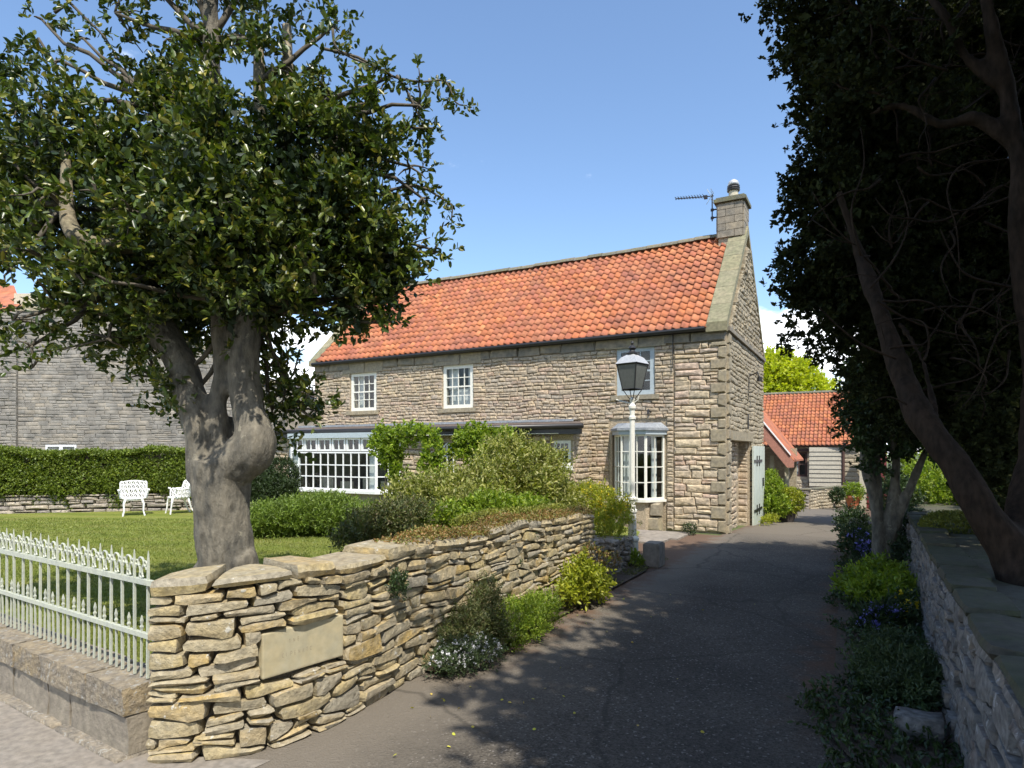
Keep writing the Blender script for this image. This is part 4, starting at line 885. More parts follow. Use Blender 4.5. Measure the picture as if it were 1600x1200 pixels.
m_ = MB(); vs = [nb(nx(-150), -.4, zz(486)), nb(nx(24), -.4, zz(484)), nb((22 - 800) / 1006 * 28, -4, zz(446, 28)), nb((-200 - 800) / 1006 * 28, -4, zz(440, 28))]; m_.add(vs + [(a, b, c - .1) for a, b, c in vs], [(0,1,2,3),(7,6,5,4),(0,4,5,1),(1,5,6,2),(2,6,7,3),(3,7,4,0)]); m_.build('roof', 'tile', ng)
m_ = MB(); m_.box((34 - 800) / 1006 * 25.8, (74 - 800) / 1006 * 25.8, -2.2, -1.4, zz(500), zz(464, 26), nb); m_.build('chimney', 'cream', ng)
window(ng, nb, wz[0], wz[1], wz[2], wz[3], 2, 1, 'white', fw=.07, bar=.12, w=.03)
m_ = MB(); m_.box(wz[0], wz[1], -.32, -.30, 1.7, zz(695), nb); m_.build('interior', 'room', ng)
fb_ = thing('far_house', 'small pale slated house end glimpsed between the holly trunk and the stone house', 'house', tuple(at(452, 700, 30)))
p0, p1 = at(438, 650, 30), at(500, 650, 30)
m_ = MB(); a, b = at(436, 700, 30), at(505, 700, 30); c, d = at(505, 628, 30), at(436, 600, 30)
vs = [a, b, c, d]; m_.add(vs + [v + Fw * 4 for v in vs], [(0,1,2,3),(7,6,5,4),(0,4,5,1),(1,5,6,2),(2,6,7,3),(3,7,4,0)]); m_.build('wall', 'neighbour', fb_)
m_ = MB(); vs = [d + Vector((0,0,.05)) - Fw * .1, c + Vector((0,0,.05)) - Fw * .1, c + Fw * 4.1 + Vector((0,0,.05)), d + Fw * 4.1 + Vector((0,0,.05))]; m_.add(vs + [v + Vector((0,0,.15)) for v in vs], [(0,3,2,1),(4,5,6,7),(0,1,5,4),(1,2,6,5),(2,3,7,6),(3,0,4,7)]); m_.build('roof', 'darkroof', fb_)

# ------------------------------------------------------------------ dry-stone walls
def path_fn(P):
    P = [Vector(p) for p in P]; S_ = [0]
    for a, b in zip(P, P[1:]): S_.append(S_[-1] + (b - a).length)
    def raw(u):
        u = max(0, min(S_[-1] - 1e-6, u)); i = max(k for k in range(len(P) - 1) if S_[k] <= u); t = (u - S_[i]) / (S_[i+1] - S_[i]); return P[i].lerp(P[i+1], t)
    def f(u):
        p = (raw(u - .12) + raw(u) * 2 + raw(u + .12)) / 4 if .12 < u < S_[-1] - .12 else raw(u)
        d = raw(min(u + .1, S_[-1])) - raw(max(u - .1, 0)); d.normalize(); return p, Vector((d.y, -d.x))
    return f, S_[-1]
def pillow(nu=4, nv=3, nw=3):
    us = [-1, -.5, .5, 1] if nu == 4 else [-1, 0, 1]; vs_ = [-1, 0, 1]; ws = [-1, 0, 1]; ids = {}; V = []
    def g(i, j, k):
        if (i, j, k) not in ids: ids[(i, j, k)] = len(V); V.append((us[i], ws[k], vs_[j]))
        return ids[(i, j, k)]
    F = []
    for i in range(nu - 1):
        for j in range(2): F.append((g(i,j,0), g(i+1,j,0), g(i+1,j+1,0), g(i,j+1,0))); F.append((g(i,j,2), g(i,j+1,2), g(i+1,j+1,2), g(i+1,j,2)))
        for k in range(2): F.append((g(i,0,k), g(i,0,k+1), g(i+1,0,k+1), g(i+1,0,k))); F.append((g(i,2,k), g(i+1,2,k), g(i+1,2,k+1), g(i,2,k+1)))
    for j in range(2):
        for k in range(2): F.append((g(0,j,k), g(0,j+1,k), g(0,j+1,k+1), g(0,j,k+1))); F.append((g(nu-1,j,k), g(nu-1,j,k+1), g(nu-1,j+1,k+1), g(nu-1,j+1,k)))
    return V, F
PV, PF = pillow()
def round_p(x, y, z, e=4.0):
    n = (abs(x) ** e + abs(y) ** e + abs(z) ** e) ** (1 / e); m_ = max(abs(x), abs(y), abs(z)); s = m_ / n if n else 1; return x * s, y * s, z * s
def dry_wall(parent, P, H, ch, ln, m, depth=.16, joint=.0065, limit=300, batter=.03, skip=(), seed=1, wob=.026, coping=None, name='stone', thick=.46, lean_=0):
    r = random.Random(seed); f, L_ = path_fn(P); Hf = H if callable(H) else (lambda u: H); items = []
    hs = []; v = 0; Hm = max(Hf(0), Hf(L_), Hf(L_ / 2))
    while v < Hm: hs.append(v); v += r.uniform(*ch)
    hs.append(v); k = Hm / v; hs = [h * k for h in hs]
    nzv = lambda j, u: 0 if j == 0 else mnoise.noise(Vector((u * 2.3, j * 7.7, seed))) * wob * 2.2 + mnoise.noise(Vector((u * .7, j * 3.1, seed + 5))) * wob
    def vb(j, u):
        base = hs[j] / Hm * Hf(u); return base + (nzv(j, u) if j < len(hs) - 1 else mnoise.noise(Vector((u * 1.5, 3, seed))) * wob)
    for j in range(len(hs) - 1):
        u = r.uniform(-.1, 0)
        while u < L_:
            hh = hs[j+1] - hs[j]; l = r.uniform(*ln) * (.7 + .5 * hh / ch[1]); u0, u1 = max(0, u), min(L_, u + l); u += l
            if u1 - u0 < .05: continue
            splits = [(0, 1)]
            if hh > (ch[0] + ch[1]) * .45 and r.random() < .30: t = r.uniform(.38, .62); splits = [(0, t), (t, 1)]
            for s0, s1 in splits:
                uc = (u0 + u1) / 2; a0 = vb(j, uc) + (vb(j+1, uc) - vb(j, uc)) * s0; a1 = vb(j, uc) + (vb(j+1, uc) - vb(j, uc)) * s1
                if any(u1 > q[0] + .02 and u0 < q[1] - .02 and a1 > q[2] + .015 and a0 < q[3] - .015 for q in skip): 
                    q = skip[0]
                    # trim against the opening instead of dropping the stone
                    if u0 < q[0] - .05: u1b = q[0] - .006; items.append((j, s0, s1, u0, u1b))
                    elif u1 > q[1] + .05: u0b = q[1] + .006; items.append((j, s0, s1, u0b, u1))
                    elif a0 < q[2] - .03: items.append((j, s0, s0 + (q[2] - a0) / max(.01, (a1 - a0)) * (s1 - s0), u0, u1))
                    elif a1 > q[3] + .03: items.append((j, s1 - (a1 - q[3]) / max(.01, (a1 - a0)) * (s1 - s0), s1, u0, u1))
                    continue
                items.append((j, s0, s1, u0, u1))
    out = []
    for j, s0, s1, u0, u1 in items:
        pr = r.uniform(-.012, .028); tw_ = [r.uniform(-.012, .012) for _ in range(4)]; e = r.uniform(4.5, 11); jt = joint * r.uniform(.3, 1.5); vs = []; sl = r.uniform(-.015, .015)
        taper = [r.uniform(-.42, .42), r.uniform(-.16, .16), 0, 0]
        for (x, y, z) in PV:
            x2, y2, z2 = round_p(x, y, z, e); z2 *= 1 + x2 * taper[0] * .5; x2 *= 1 + z2 * taper[1] * .4
            uu = (u0 + u1) / 2 + x2 * ((u1 - u0) / 2 - jt) + r.uniform(-.004, .004)
            lo = vb(j, uu) + (vb(j+1, uu) - vb(j, uu)) * s0; hi = vb(j, uu) + (vb(j+1, uu) - vb(j, uu)) * s1
            vv = (lo + hi) / 2 + z2 * max(.012, (hi - lo) / 2 - jt * .7) + r.uniform(-.006, .006) + x2 * sl * .4
            p, n = f(uu); ww = pr - batter * vv - depth / 2 - y2 * depth / 2 + r.uniform(-.010, .010) * (1 if y < 0 else .3)
            if y > .5: ww = pr - depth
            vs.append((p.x + n.x * ww, p.y + n.y * ww, vv + (gz(p.y))))
        c = np.mean(vs, axis=0); out.append((dist_rank(c), vs))
    out.sort(key=lambda t: t[0]); V = []; F = []; o = 0
    for i, (_, vs) in enumerate(out):
        if i < limit: mb = MB(); mb.v = vs; mb.f = PF; mb.build(name, m, parent, smooth=True).data.set_sharp_from_angle(angle=R(34))
        else: V += vs; F += [tuple(k + o for k in q) for q in PF]; o += len(vs)
    if V: mb = MB(); mb.v = V; mb.f = F; mb.build(name, m, parent, smooth=True, kind='stuff')
    # dark packed core
    mb = MB(); n = 40; V = []
    for i in range(n + 1):
        u = L_ * i / n; p, nn = f(u); h = Hf(u) - .03
        for ww, vv in ((-depth * .6, -.15), (-depth * .6 - batter * h, h), (-thick, h), (-thick, -.15)): V.append((p.x + nn.x * ww, p.y + nn.y * ww, vv + gz(p.y)))
    F = [(i * 4 + a, i * 4 + (a + 1) % 4, i * 4 + 4 + (a + 1) % 4, i * 4 + 4 + a) for i in range(n) for a in range(4)] + [(0, 1, 2, 3), (n * 4 + 3, n * 4 + 2, n * 4 + 1, n * 4)]
    mb.add(V, F); mb.build('core', 'wall_core', parent)
    if coping:
        clen, chh, over, cm, cnm = coping; u = 0
        while u < L_ - .04:
            l = r.uniform(*clen); u1 = min(L_, u + l); u1 = L_ if L_ - u1 < .12 else u1; hh = r.uniform(*chh); e = r.uniform(6, 12); vs = []; rz = r.uniform(-.015, .012); spl = r.uniform(-.03, .03)
            for (x, y, z) in PV:
                x2, y2, z2 = round_p(x, y, z, e); uu = (u + u1) / 2 + x2 * ((u1 - u) / 2 - joint * .6) + r.uniform(-.008, .008)
                p, n = f(uu); ww = (over - batter * Hf(uu)) - (y2 * .5 + .5) * (thick + over + spl) + r.uniform(-.008, .008)
                vv = Hf(uu) + rz + hh * (z2 * .5 + .5) + r.uniform(-.007, .007) + .4 * mnoise.noise(Vector((uu * 1.5, 3, seed))) * wob
                vs.append((p.x + n.x * ww, p.y + n.y * ww, vv + gz(p.y)))
            mb = MB(); mb.v = vs; mb.f = PF; mb.build(cnm, cm, parent, smooth=True).data.set_sharp_from_angle(angle=R(34)); u = u1
    return f, L_
gw_ = thing('dry_stone_wall', 'curved honey-coloured dry stone garden wall with a carved name stone beside the drive', 'wall', (-3.35, 3, 0))
GP = [(-3.86, 2.36), (-3.62, 2.48), (-3.42, 2.64), (-3.30, 2.86), (-3.235, 3.15), (-3.225, 3.6), (-3.27, 4.05), (-3.32, 4.6), (-3.34, 6), (-3.34, 7.3), (-3.34, 8.55)]
NU0, NU1 = .715, 1.355
Hw = lambda u: 1.0 + .045 * math.sin(min(1, u / 2.5) * math.pi) - (.09 * max(0, (u - 5) / 1.5) if u < 6.5 else .09) + .02 * math.sin(u * 3.3)
fG_, LG = dry_wall(gw_, GP, Hw, (.05, .115), (.14, .42), 'dry_stone', seed=11, limit=285, skip=[(NU0, NU1, .435, .745)], coping=((.22, .58), (.055, .11), .02, 'dry_stone', 'coping_stone'))
# carved name stone, letters too worn to read
p0, n0 = fG_(NU0 + .004); p1, n1 = fG_(NU1 - .004); dd = (p1 - p0); Ln = dd.length; dd.normalize(); nn_ = Vector((dd.y, -dd.x))
fP = lambda u, w, v: (p0.x + dd.x * u + nn_.x * w, p0.y + dd.y * u + nn_.y * w, v)
m_ = MB(); bm = bmesh.new(); m_.box(.0, Ln, -.14, -.024, .447, .738, fP); me = m_.mesh('carved_stone'); bm.from_mesh(me); bmesh.ops.recalc_face_normals(bm, faces=bm.faces); bmesh.ops.bevel(bm, geom=bm.edges[:], offset=.010, segments=2, affect='EDGES', profile=.6); bm.to_mesh(me); bm.free(); cs = link('carved_stone', me, 'plaque', gw_)
m_ = MB(); r_ = random.Random(5)
def glyph(x, z, s, k):
    T_ = {0: [((0,0),(0,1))], 1: [((0,0),(0,1)),((0,1),(.6,1)),((.6,1),(.6,.5)),((.6,.5),(0,.5))], 2: [((.6,.9),(.1,1)),((.1,1),(0,.5)),((0,.5),(.15,0)),((.15,0),(.6,.1))],
          3: [((0,0),(0,1)),((0,1),(.6,0)),((.6,0),(.6,1))], 4: [((0,0),(.3,1)),((.3,1),(.6,0))], 5: [((0,1),(0,0)),((0,.5),(.5,.5)),((0,0),(.5,0)),((0,1),(.5,1))], 6: [((0,1),(.6,1)),((.3,1),(.3,0))]}
    for (a, b), (c, d) in T_[k]:
        A = fP(x + a * s, -.0238, z + b * s * 1.3); B = fP(x + c * s, -.0238, z + d * s * 1.3); m_.tube([A, B], .0016, 4)
for i, k in enumerate((6, 3, 5)): glyph(.19 + i * .032, .640 + i * .001, .018, k)
for i, k in enumerate((2, 0, 1, 5, 3, 4, 6, 2)): glyph(.14 + i * .030, .555, .019, k)
c = m_.build('worn_lettering', 'carving', None); c.parent = cs
# lower tumbled stretch running on to the lamp
lw = thing('rubble_wall', 'low tumbled continuation of the dry stone wall between its end and the lamp post', 'wall', (-3.4, 9.6, 0))
dry_wall(lw, [(-3.40, 8.62), (-3.36, 9.4), (-3.38, 10.2), (-3.52, 10.75)], lambda u: .52 - .06 * u + .03 * math.sin(u * 6), (.06, .12), (.10, .30), 'dry_far', seed=21, limit=110, wob=.03, thick=.55, coping=((.16, .35), (.05, .10), .02, 'dry_far', 'coping_stone'))
# right-hand retaining wall
rw = thing('retaining_wall', 'grey retaining wall in deep shade along the right side of the drive', 'wall', (.55, 8, 0))
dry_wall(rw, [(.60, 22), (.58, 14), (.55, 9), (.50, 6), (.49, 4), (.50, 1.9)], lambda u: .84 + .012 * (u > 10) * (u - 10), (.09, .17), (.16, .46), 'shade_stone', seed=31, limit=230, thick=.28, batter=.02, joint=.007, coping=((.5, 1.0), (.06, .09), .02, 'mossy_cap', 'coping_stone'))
# roadside kerb wall under the railings
FD = Vector((-.9965, .083)); F0 = Vector((-3.97, 2.47))
kw = thing('kerb_wall', 'low roadside kerb wall of weathered coping blocks under the white railings', 'wall', (-5.5, 2.5, 0))
fK = lambda s, w, v: (F0.x + FD.x * s + FD.y * w * -1 * -1 * 0 + (-.083) * w * 0 + (-.083 * w), F0.y + FD.y * s - .9965 * w, v)
s = -.02; r = random.Random(8)
def rough_block(mb, s0, s1, w0, w1, v0, v1, amp, fn, e=14):
    r = random; vs = []
    for (x, y, z) in PV:
        x2, y2, z2 = round_p(x, y, z, e); vs.append(fn((s0 + s1) / 2 + x2 * (s1 - s0) / 2 + r.uniform(-amp, amp) * .6, (w0 + w1) / 2 - y2 * (w1 - w0) / 2 + r.uniform(-amp, amp), (v0 + v1) / 2 + z2 * (v1 - v0) / 2 + r.uniform(-amp, amp) * .6))
    mb.add(vs, PF)
while s < 12:
    l = r.uniform(.42, .72); m_ = MB(); rough_block(m_, s + .006, s + l - .006, -.16, .175, .27, .45, .010, fK, 40); m_.build('coping_stone', 'kerb_stone', kw, smooth=True).data.set_sharp_from_angle(angle=R(25)); s += l
s = -.02
while s < 12:
    l = r.uniform(.3, .8); m_ = MB(); rough_block(m_, s + .004, s + l - .004, -.1, .145, .02, .262, .010, fK, 40); m_.build('base_stone', 'kerb_base', kw, smooth=True).data.set_sharp_from_angle(angle=R(25)); s += l
s = -.02
while s < 12:
    l = r.uniform(.7, 1.2); m_ = MB(); rough_block(m_, s + .004, s + l - .004, -.1, .21, -.03, .03, .005, fK, 20); m_.build('plinth_stone', 'kerb_stone', kw, smooth=True); s += l
# railings
ra = thing('garden_railings', 'white-painted iron garden railings with scrolled heads on the kerb wall', 'railings', (F0.x, F0.y, .45))
def bar_mesh(h, wd, tip, fleur):
    m_ = MB(); w2 = wd / 2; pr = [(0, w2), (h * .7, w2 * .98), (h - tip, w2 * .85), (h, .002)]
    if fleur: pr = [(0, w2), (h - .09, w2 * .9), (h - .075, w2 * 1.6), (h - .06, w2 * .8), (h - .035, w2 * 1.35), (h, .002)]
    vs = []; 
    for z, a in pr: vs += [(-a, -a, z), (a, -a, z), (a, a, z), (-a, a, z)]
    f = [(i * 4 + a, i * 4 + (a + 1) % 4, i * 4 + 4 + (a + 1) % 4, i * 4 + 4 + a) for i in range(len(pr) - 1) for a in range(4)]
    m_.add(vs, f); me = m_.mesh('picket'); me.materials.append(MT['railing']); return me
tallM, shortM = bar_mesh(.81, .015, .07, False), bar_mesh(.39, .0115, .03, True)
m_ = MB()
def ring(cx, cz, rx, rz, th, a0=0, a1=360, n=14):
    m_.tube([(cx + rx * math.cos(R(a0 + (a1 - a0) * i / n)), 0, cz + rz * math.sin(R(a0 + (a1 - a0) * i / n))) for i in range(n + 1)], th, 5)
ring(0, .105, .034, .030, .007, -60, 240, 12); ring(-.040, .046, .028, .042, .0065, -60, 160, 9); ring(.040, .046, .028, .042, .0065, 20, 240, 9); ring(0, .022, .018, .018, .006); ring(-.052, .098, .017, .017, .006); ring(.052, .098, .017, .017, .006)
me_s = m_.mesh('scroll'); me_s.materials.append(MT['railing'])
aF = math.atan2(-FD.y, -FD.x)
nT = 34
for i in range(nT):
    s = .035 + i * .160
    p = F0 + FD * s; o = link('picket', tallM, None, ra); o.location = (p.x, p.y, .455); o.rotation_euler = (random.uniform(-.012, .012), random.uniform(-.012, .012), aF)
    p = F0 + FD * (s + .08); o = link('picket', shortM, None, ra); o.location = (p.x, p.y, .455); o.rotation_euler = (random.uniform(-.02, .02), random.uniform(-.02, .02), aF)
    o = link('scroll', me_s, None, ra); o.location = (p.x, p.y, 1.083); o.rotation_euler = (0, 0, aF)
for z_, hh, e in ((1.065, .017, .30), (.725, .015, .03)):
    m_ = MB(); m_.box(-.07 if e < .1 else -.08, nT * .16 + .1, -.014, .014, z_ - hh, z_ + hh, fK); m_.build('rail', 'railing', ra)

# ------------------------------------------------------------------ lamp post, mounting block, flagstones
LX, LY_ = -3.64, 11.06
lp = thing('lamp_post', 'cream Victorian lamp post with a four-sided glass lantern beside the drive', 'lamp post', (LX, LY_, 0))
m_ = MB(); m_.lathe((LX, LY_, 0), [(.14, 0), (.14, .05), (.11, .07), (.105, .30), (.12, .32), (.12, .36), (.075, .40), (.068, .8), (.085, .82), (.085, .86), (.06, .88), (.058, 1.02), (.075, 1.04), (.075, 1.07), (.050, 1.10), (.046, 2.45), (.062, 2.47), (.062, 2.51), (.045, 2.53), (.045, 2.62), (.065, 2.66), (.065, 2.70), (.03, 2.76), (.05, 2.82), (.02, 2.86)], 16); m_.build('post', 'ivory', lp, smooth=False)
m_ = MB(); m_.tube([(LX - .30, LY_, 2.83), (LX - .22, LY_ - .0, 2.80), (LX, LY_, 2.74), (LX + .1, LY_, 2.80), (LX + .12, LY_, 2.88)], .012, 5)
m_.build('bracket', 'ivory', lp)
la_ = R(-62 + 28.8 + 45 + 20)
def sq(h, a=None):
    h = h * .92; return [(LX + h * math.sqrt(2) * math.cos(la_ + k * math.pi / 2), LY_ + h * math.sqrt(2) * math.sin(la_ + k * math.pi / 2)) for k in range(4)]
lb_, lt_ = sq(.135), sq(.215)
lan = MB()
for k in range(4):
    a, b, c, d = lb_[k], lb_[(k + 1) % 4], lt_[(k + 1) % 4], lt_[k]
    lan.tube([(*a, 3.00), (*d, 3.44)], .011, 5); lan.tube([(*a, 3.0), (*b, 3.0)], .012, 5); lan.tube([(*d, 3.44), (*c, 3.44)], .018, 5)
    lan.tube([(*a, 3.0), (LX + (a[0] - LX) * .25, LY_ + (a[1] - LY_) * .25, 2.82)], .008, 5)
lo = lan.build('lantern', 'black', lp)
for k in range(4):
    a, b, c, d = lb_[k], lb_[(k + 1) % 4], lt_[(k + 1) % 4], lt_[k]; m_ = MB(); m_.add([(*a, 3.0), (*b, 3.0), (*c, 3.44), (*d, 3.44)], [(0, 1, 2, 3)]); c_ = m_.build('pane', 'lamp_glass', None); c_.parent = lo
m_ = MB(); r0, r1, r2 = sq(.235), sq(.16), sq(.06)
vs = [(*p, 3.45) for p in r0] + [(*p, 3.56) for p in r1] + [(*p, 3.62) for p in r2]
m_.add(vs, [(k, (k+1) % 4, 4 + (k+1) % 4, 4 + k) for k in range(4)] + [(4 + k, 4 + (k+1) % 4, 8 + (k+1) % 4, 8 + k) for k in range(4)] + [(8,9,10,11), (3,2,1,0)]); c_ = m_.build('lantern_roof', 'silver', None); c_.parent = lo
m_ = MB(); m_.lathe((LX, LY_, 3.62), [(.085, 0), (.10, .02), (.06, .05), (.045, .08), (.075, .11), (.05, .14), (.02, .17), (.03, .20), (.006, .24)], 12); c_ = m_.build('finial', 'black', None); c_.parent = lo
mk = MB(); mk.box(-3.20, -2.93, 10.25, 10.62, 0, .40); me = mk.mesh('x'); bm = bmesh.new(); bm.from_mesh(me); bmesh.ops.recalc_face_normals(bm, faces=bm.faces); bmesh.ops.bevel(bm, geom=bm.edges[:], offset=.02, segments=2, affect='EDGES'); bm.to_mesh(me); bm.free()
o = link('mounting_block', me, 'slab'); tag(o, 'square weathered stone block standing at the foot of the lamp post', 'stone block')
for i, (x0, x1, y0, y1) in enumerate([(-5.1, -4.4, 12.9, 14.0), (-4.39, -3.66, 12.9, 13.7), (-5.1, -4.3, 14.01, 14.9), (-4.39, -3.5, 13.71, 14.9)]):
    m_ = MB(); m_.box(x0 + .01, x1 - .01, y0 + .01, y1 - .01, -.02, .035 + .004 * (i % 2)); o = m_.build('flagstone', 'slab', None); o['kind'] = 'structure'

# ------------------------------------------------------------------ garden chairs
def make_chair(label):
    t = thing('garden_chair', label, 'garden chair', (0, 0, 0), 'white cast-metal garden chairs on the lawn'); mt_ = 'chair_white'
    m_ = MB(); pts = []
    m_.lathe((0, 0, .40), [(.235, 0), (.25, .012), (.235, .028)], 20); m_.build('seat', mt_, t)
    m_ = MB(); m_.tube([(.22 * math.cos(a), .22 * math.sin(a), .385) for a in [2 * math.pi * i / 20 for i in range(21)]], .016, 5); m_.build('seat_frame', mt_, t)
    def shell(th, v):  # th from back centre (0) round to the arm ends
        rr = .26 + .08 * v; return (rr * math.sin(th) * 1.08, rr * math.cos(th), .41 + v * .42)
    top = lambda th: .30 + .70 * max(0, math.cos(min(abs(th) * 1.12, math.pi / 2))) ** .38 if abs(th) < 1.25 else .46
    top = lambda th: 1.0 - .12 * (th / .95) ** 2 if abs(th) < .95 else .52 - .06 * (abs(th) - .95)
    TH = [-1.95 + 3.9 * i / 30 for i in range(31)]
    m_ = MB(); m_.tube([shell(a, top(a)) for a in TH], .016, 5); m_.build('top_rail', mt_, t)
    m_ = MB(); r_ = random.Random(2)
    for row, (v0, v1) in enumerate(((0, .26), (.24, .52), (.50, .78), (.74, 1.0))):
        n = 12 if row < 2 else 7; span = 1.9 if row < 2 else .92
        for i in range(n):
            c = -span + 2 * span * (i + .5) / n; hw = span / n * .98; vm = (v0 + v1) / 2; hv = (v1 - v0) / 2 * (.98 if row < 3 else .85)
            m_.tube([shell(c + hw * math.cos(a), vm + hv * math.sin(a)) for a in [2 * math.pi * k / 8 for k in range(9)]], .0115, 4)
            m_.tube([shell(c - hw * .5, vm - hv), shell(c + hw * .5, vm + hv)], .009, 4)
    m_.build('openwork_back', mt_, t)
    for sx in (-1, 1):
        m_ = MB(); p = shell(sx * 1.95, .50); m_.tube([p, (p[0] * 1.05, p[1] - .05, p[2] + .01)], [.022, .028], 6); m_.tube([p, (p[0] * .8, p[1] - .02, .42)], .014, 5); m_.build('arm', mt_, t)
    for sx, sy in ((-1, -1), (1, -1), (-1, 1), (1, 1)):
        e = 1.0 if sy < 0 else 1.9; m_ = MB(); m_.tube([(sx * .17, sy * .17, .40), (sx * .21, sy * .20, .28), (sx * .20, sy * (.19 + .03 * e), .12), (sx * .23, sy * (.20 + .10 * (e - .6)), 0)], [.032, .024, .017, .020], 7); m_.build('leg', mt_, t)
    return t
c1 = make_chair('white cast-iron garden chair at the left, its back to the hedge, on the lawn')
c2 = c1.copy(); COL.objects.link(c2); c2['label'] = 'white cast-iron garden chair nearer the holly trunk, turned towards the other chair'
for ch_ in [o for o in c1.children]: d = ch_.copy(); COL.objects.link(d); d.parent = c2
pA, pB = at(209, 806, 1), at(278, 803, 1)
def onlawn(px, py): 
    d = at(px, py, 1) - Vector((0, 0, 1.9)); t = (LZ - 1.9) / d.z; return Vector((d.x * t, d.y * t, LZ))
c1.location = onlawn(209, 805); c1.rotation_euler = (0, 0, R(60)); c1.scale = (1.12,) * 3
c2.location = onlawn(279, 802); c2.rotation_euler = (0, 0, R(-20)); c2.scale = (1.12,) * 3

# ================================================================== planting
def tree_crown(t, blobs, m, n, tl, nl, ll, lw, up=.25, shell=.35, lump=.3, spread=1.0, name='foliage', flat=False, shrink=1.0, clump=0, per=10):
    """blobs: (centre, radius, density)"""
    parts = []; tot = sum(b[1] ** 2 * b[2] for b in blobs); allP = []
    for c, rad, den in blobs:
        k = max(6, int(n * rad * rad * den / tot)); P, nr = blob_pts(c, (rad * shrink, rad * shrink, rad * .92 * shrink), k, shell, lump)
        if clump and k > per:
            m0 = max(1, k // per); pick = rng.integers(0, m0, k); P = P[:m0][pick] + rng.normal(size=(k, 3)) * clump; nr = nr[:m0][pick]
        D = nr * .8 + rnd_dirs(k) * .7; D[:, 2] += up; D /= np.linalg.norm(D, axis=1)[:, None]
        parts.append(sprigs(P, D, tl * rng.uniform(.5, 1.4, k), nl, ll, lw, spread, flat=flat)); allP.append((P, D))
    V, F = merge(parts); o = link(name, fastmesh(name, V, F), m, t); return o, allP
def limb(p, q, sag=.1, n=5, wob=.06):
    p, q = Vector(p), Vector(q); d = (q - p).length; out = []
    for i in range(n + 1):
        s = i / n; v = p.lerp(q, s); v.z -= sag * d * math.sin(math.pi * s) ; v += Vector(rng.normal(size=3)) * wob * d * (.5 if 0 < i < n else 0); out.append(v)
    return out

# ---- the holly
TD = 5.45
def T(px, py, d=0): return at(px, py, TD + d)
hb = T(354, 890)
holly = thing('holly_tree', 'large holly tree with a fused grey trunk on the lawn behind the dry stone wall', 'tree', (hb.x, hb.y, LZ))
k_ = TD / 1006
base = Vector((hb.x, hb.y, LZ - .1))
ch = [
 ([base, T(354, 890), T(349, 820), T(346, 760), T(345, 715, -.02)], [.27, .222, .232, .24, .235]),
 ([T(345, 740, -.02), T(392, 705, -.10), T(399, 680, -.10), T(390, 640, -.05), T(382, 590), T(384, 530), T(395, 470, .05), T(400, 400, .1)], [.18, .185, .165, .135, .128, .125, .12, .10]),
 ([T(322, 750), T(315, 690, -.02), T(306, 640), T(294, 600, .05), T(275, 550, .12), T(235, 490, .2), T(200, 430, .25)], [.16, .145, .13, .125, .13, .12, .09]),
 ([T(330, 740), T(343, 690, -.03), T(342, 630, -.03), T(343, 570, 0), T(346, 500, .05), T(340, 430, .1), T(333, 330, .1), T(331, 200, .1), T(330, 60, .1), T(325, -90, .1)], [.15, .085, .068, .066, .075, .085, .08, .075, .068, .05]),
 ([T(310, 700, .1), T(345, 660, .14), T(380, 690, .1)], [.12, .10, .12]),
 ([T(312, 645, .0), T(340, 622, .0), T(352, 600)], [.09, .07, .08]),
 ([T(377, 560), T(392, 490, .05), T(390, 455)], [.14, .12, .1]),
 ([T(347, 880, -.1), T(322, 885, -.06), T(316, 905, -.05)], [.12, .09, .11]), ([T(370, 870, -.08), T(388, 905, -.02)], [.13, .12]),
]
fused('trunk', ch, 'bark', holly, voxel=.021, disp=.03, dscale=.22, smooth=3)
# pale cut limb at the left
mb = MB(); mb.tube(*smooth_path([T(290, 400, .2), T(230, 386, -.2), T(165, 384, -.5), T(130, 376, -.55), T(108, 350, -.5), T(104, 295, -.4), T(103, 240, -.2)], [.09, .07, .055, .07, .06, .045, .03], 4), 10); o = mb.build('cut_limb', 'bark_pale', holly, smooth=True)
mb = MB(); mb.tube([T(265, 260, .1), T(266, 170, .1), T(267, 105, .1)], [.045, .038, .03], 8); mb.tube([T(412, 250, .1), T(405, 130, .1), T(404, 60, .1)], [.06, .05, .04], 8)
mb.tube([T(440, 380, -.2), T(470, 392, -.3), T(488, 425, -.35), T(494, 460, -.3)], [.035, .03, .025, .015], 8); mb.tube([T(280, 328, -.5), T(340, 333, -.6)], [.018, .012], 6)
mb.tube([T(445, 300, .2), T(452, 180, .2), T(448, 40, .2)], [.06, .05, .04], 8); mb.build('limb', 'bark_pale', holly, smooth=True)
B = []
def hb_(px, py, d, r, den=1.0): B.append((tuple(T(px, py, d)), r * k_ * (1 + d / TD) * (.92 if den == 1.0 else 1), den))
for px, py, d, r in [(330,330,-.5,135),(215,330,-.2,100),(50,345,.3,80),(470,330,-.2,110),(565,330,.1,80),(585,415,.2,75),(480,445,0,85),(370,440,-.3,95),(250,430,-.2,95),(130,440,.2,60),
                     (85,240,-.1,60),(230,255,-.1,85),(345,240,-.2,90),(455,225,0,85),(550,235,.2,75),(470,330,1.0,110),(330,320,1.1,130),(190,330,1.0,110),(330,430,.9,120),(560,420,.9,70),(30,300,.5,80),
                     (555,480,.1,50),(620,460,.2,35),(440,490,.4,45),(330,480,.7,80),(240,500,.7,60),(270,300,.3,120),(420,350,.4,130)]: hb_(px, py, d, r)
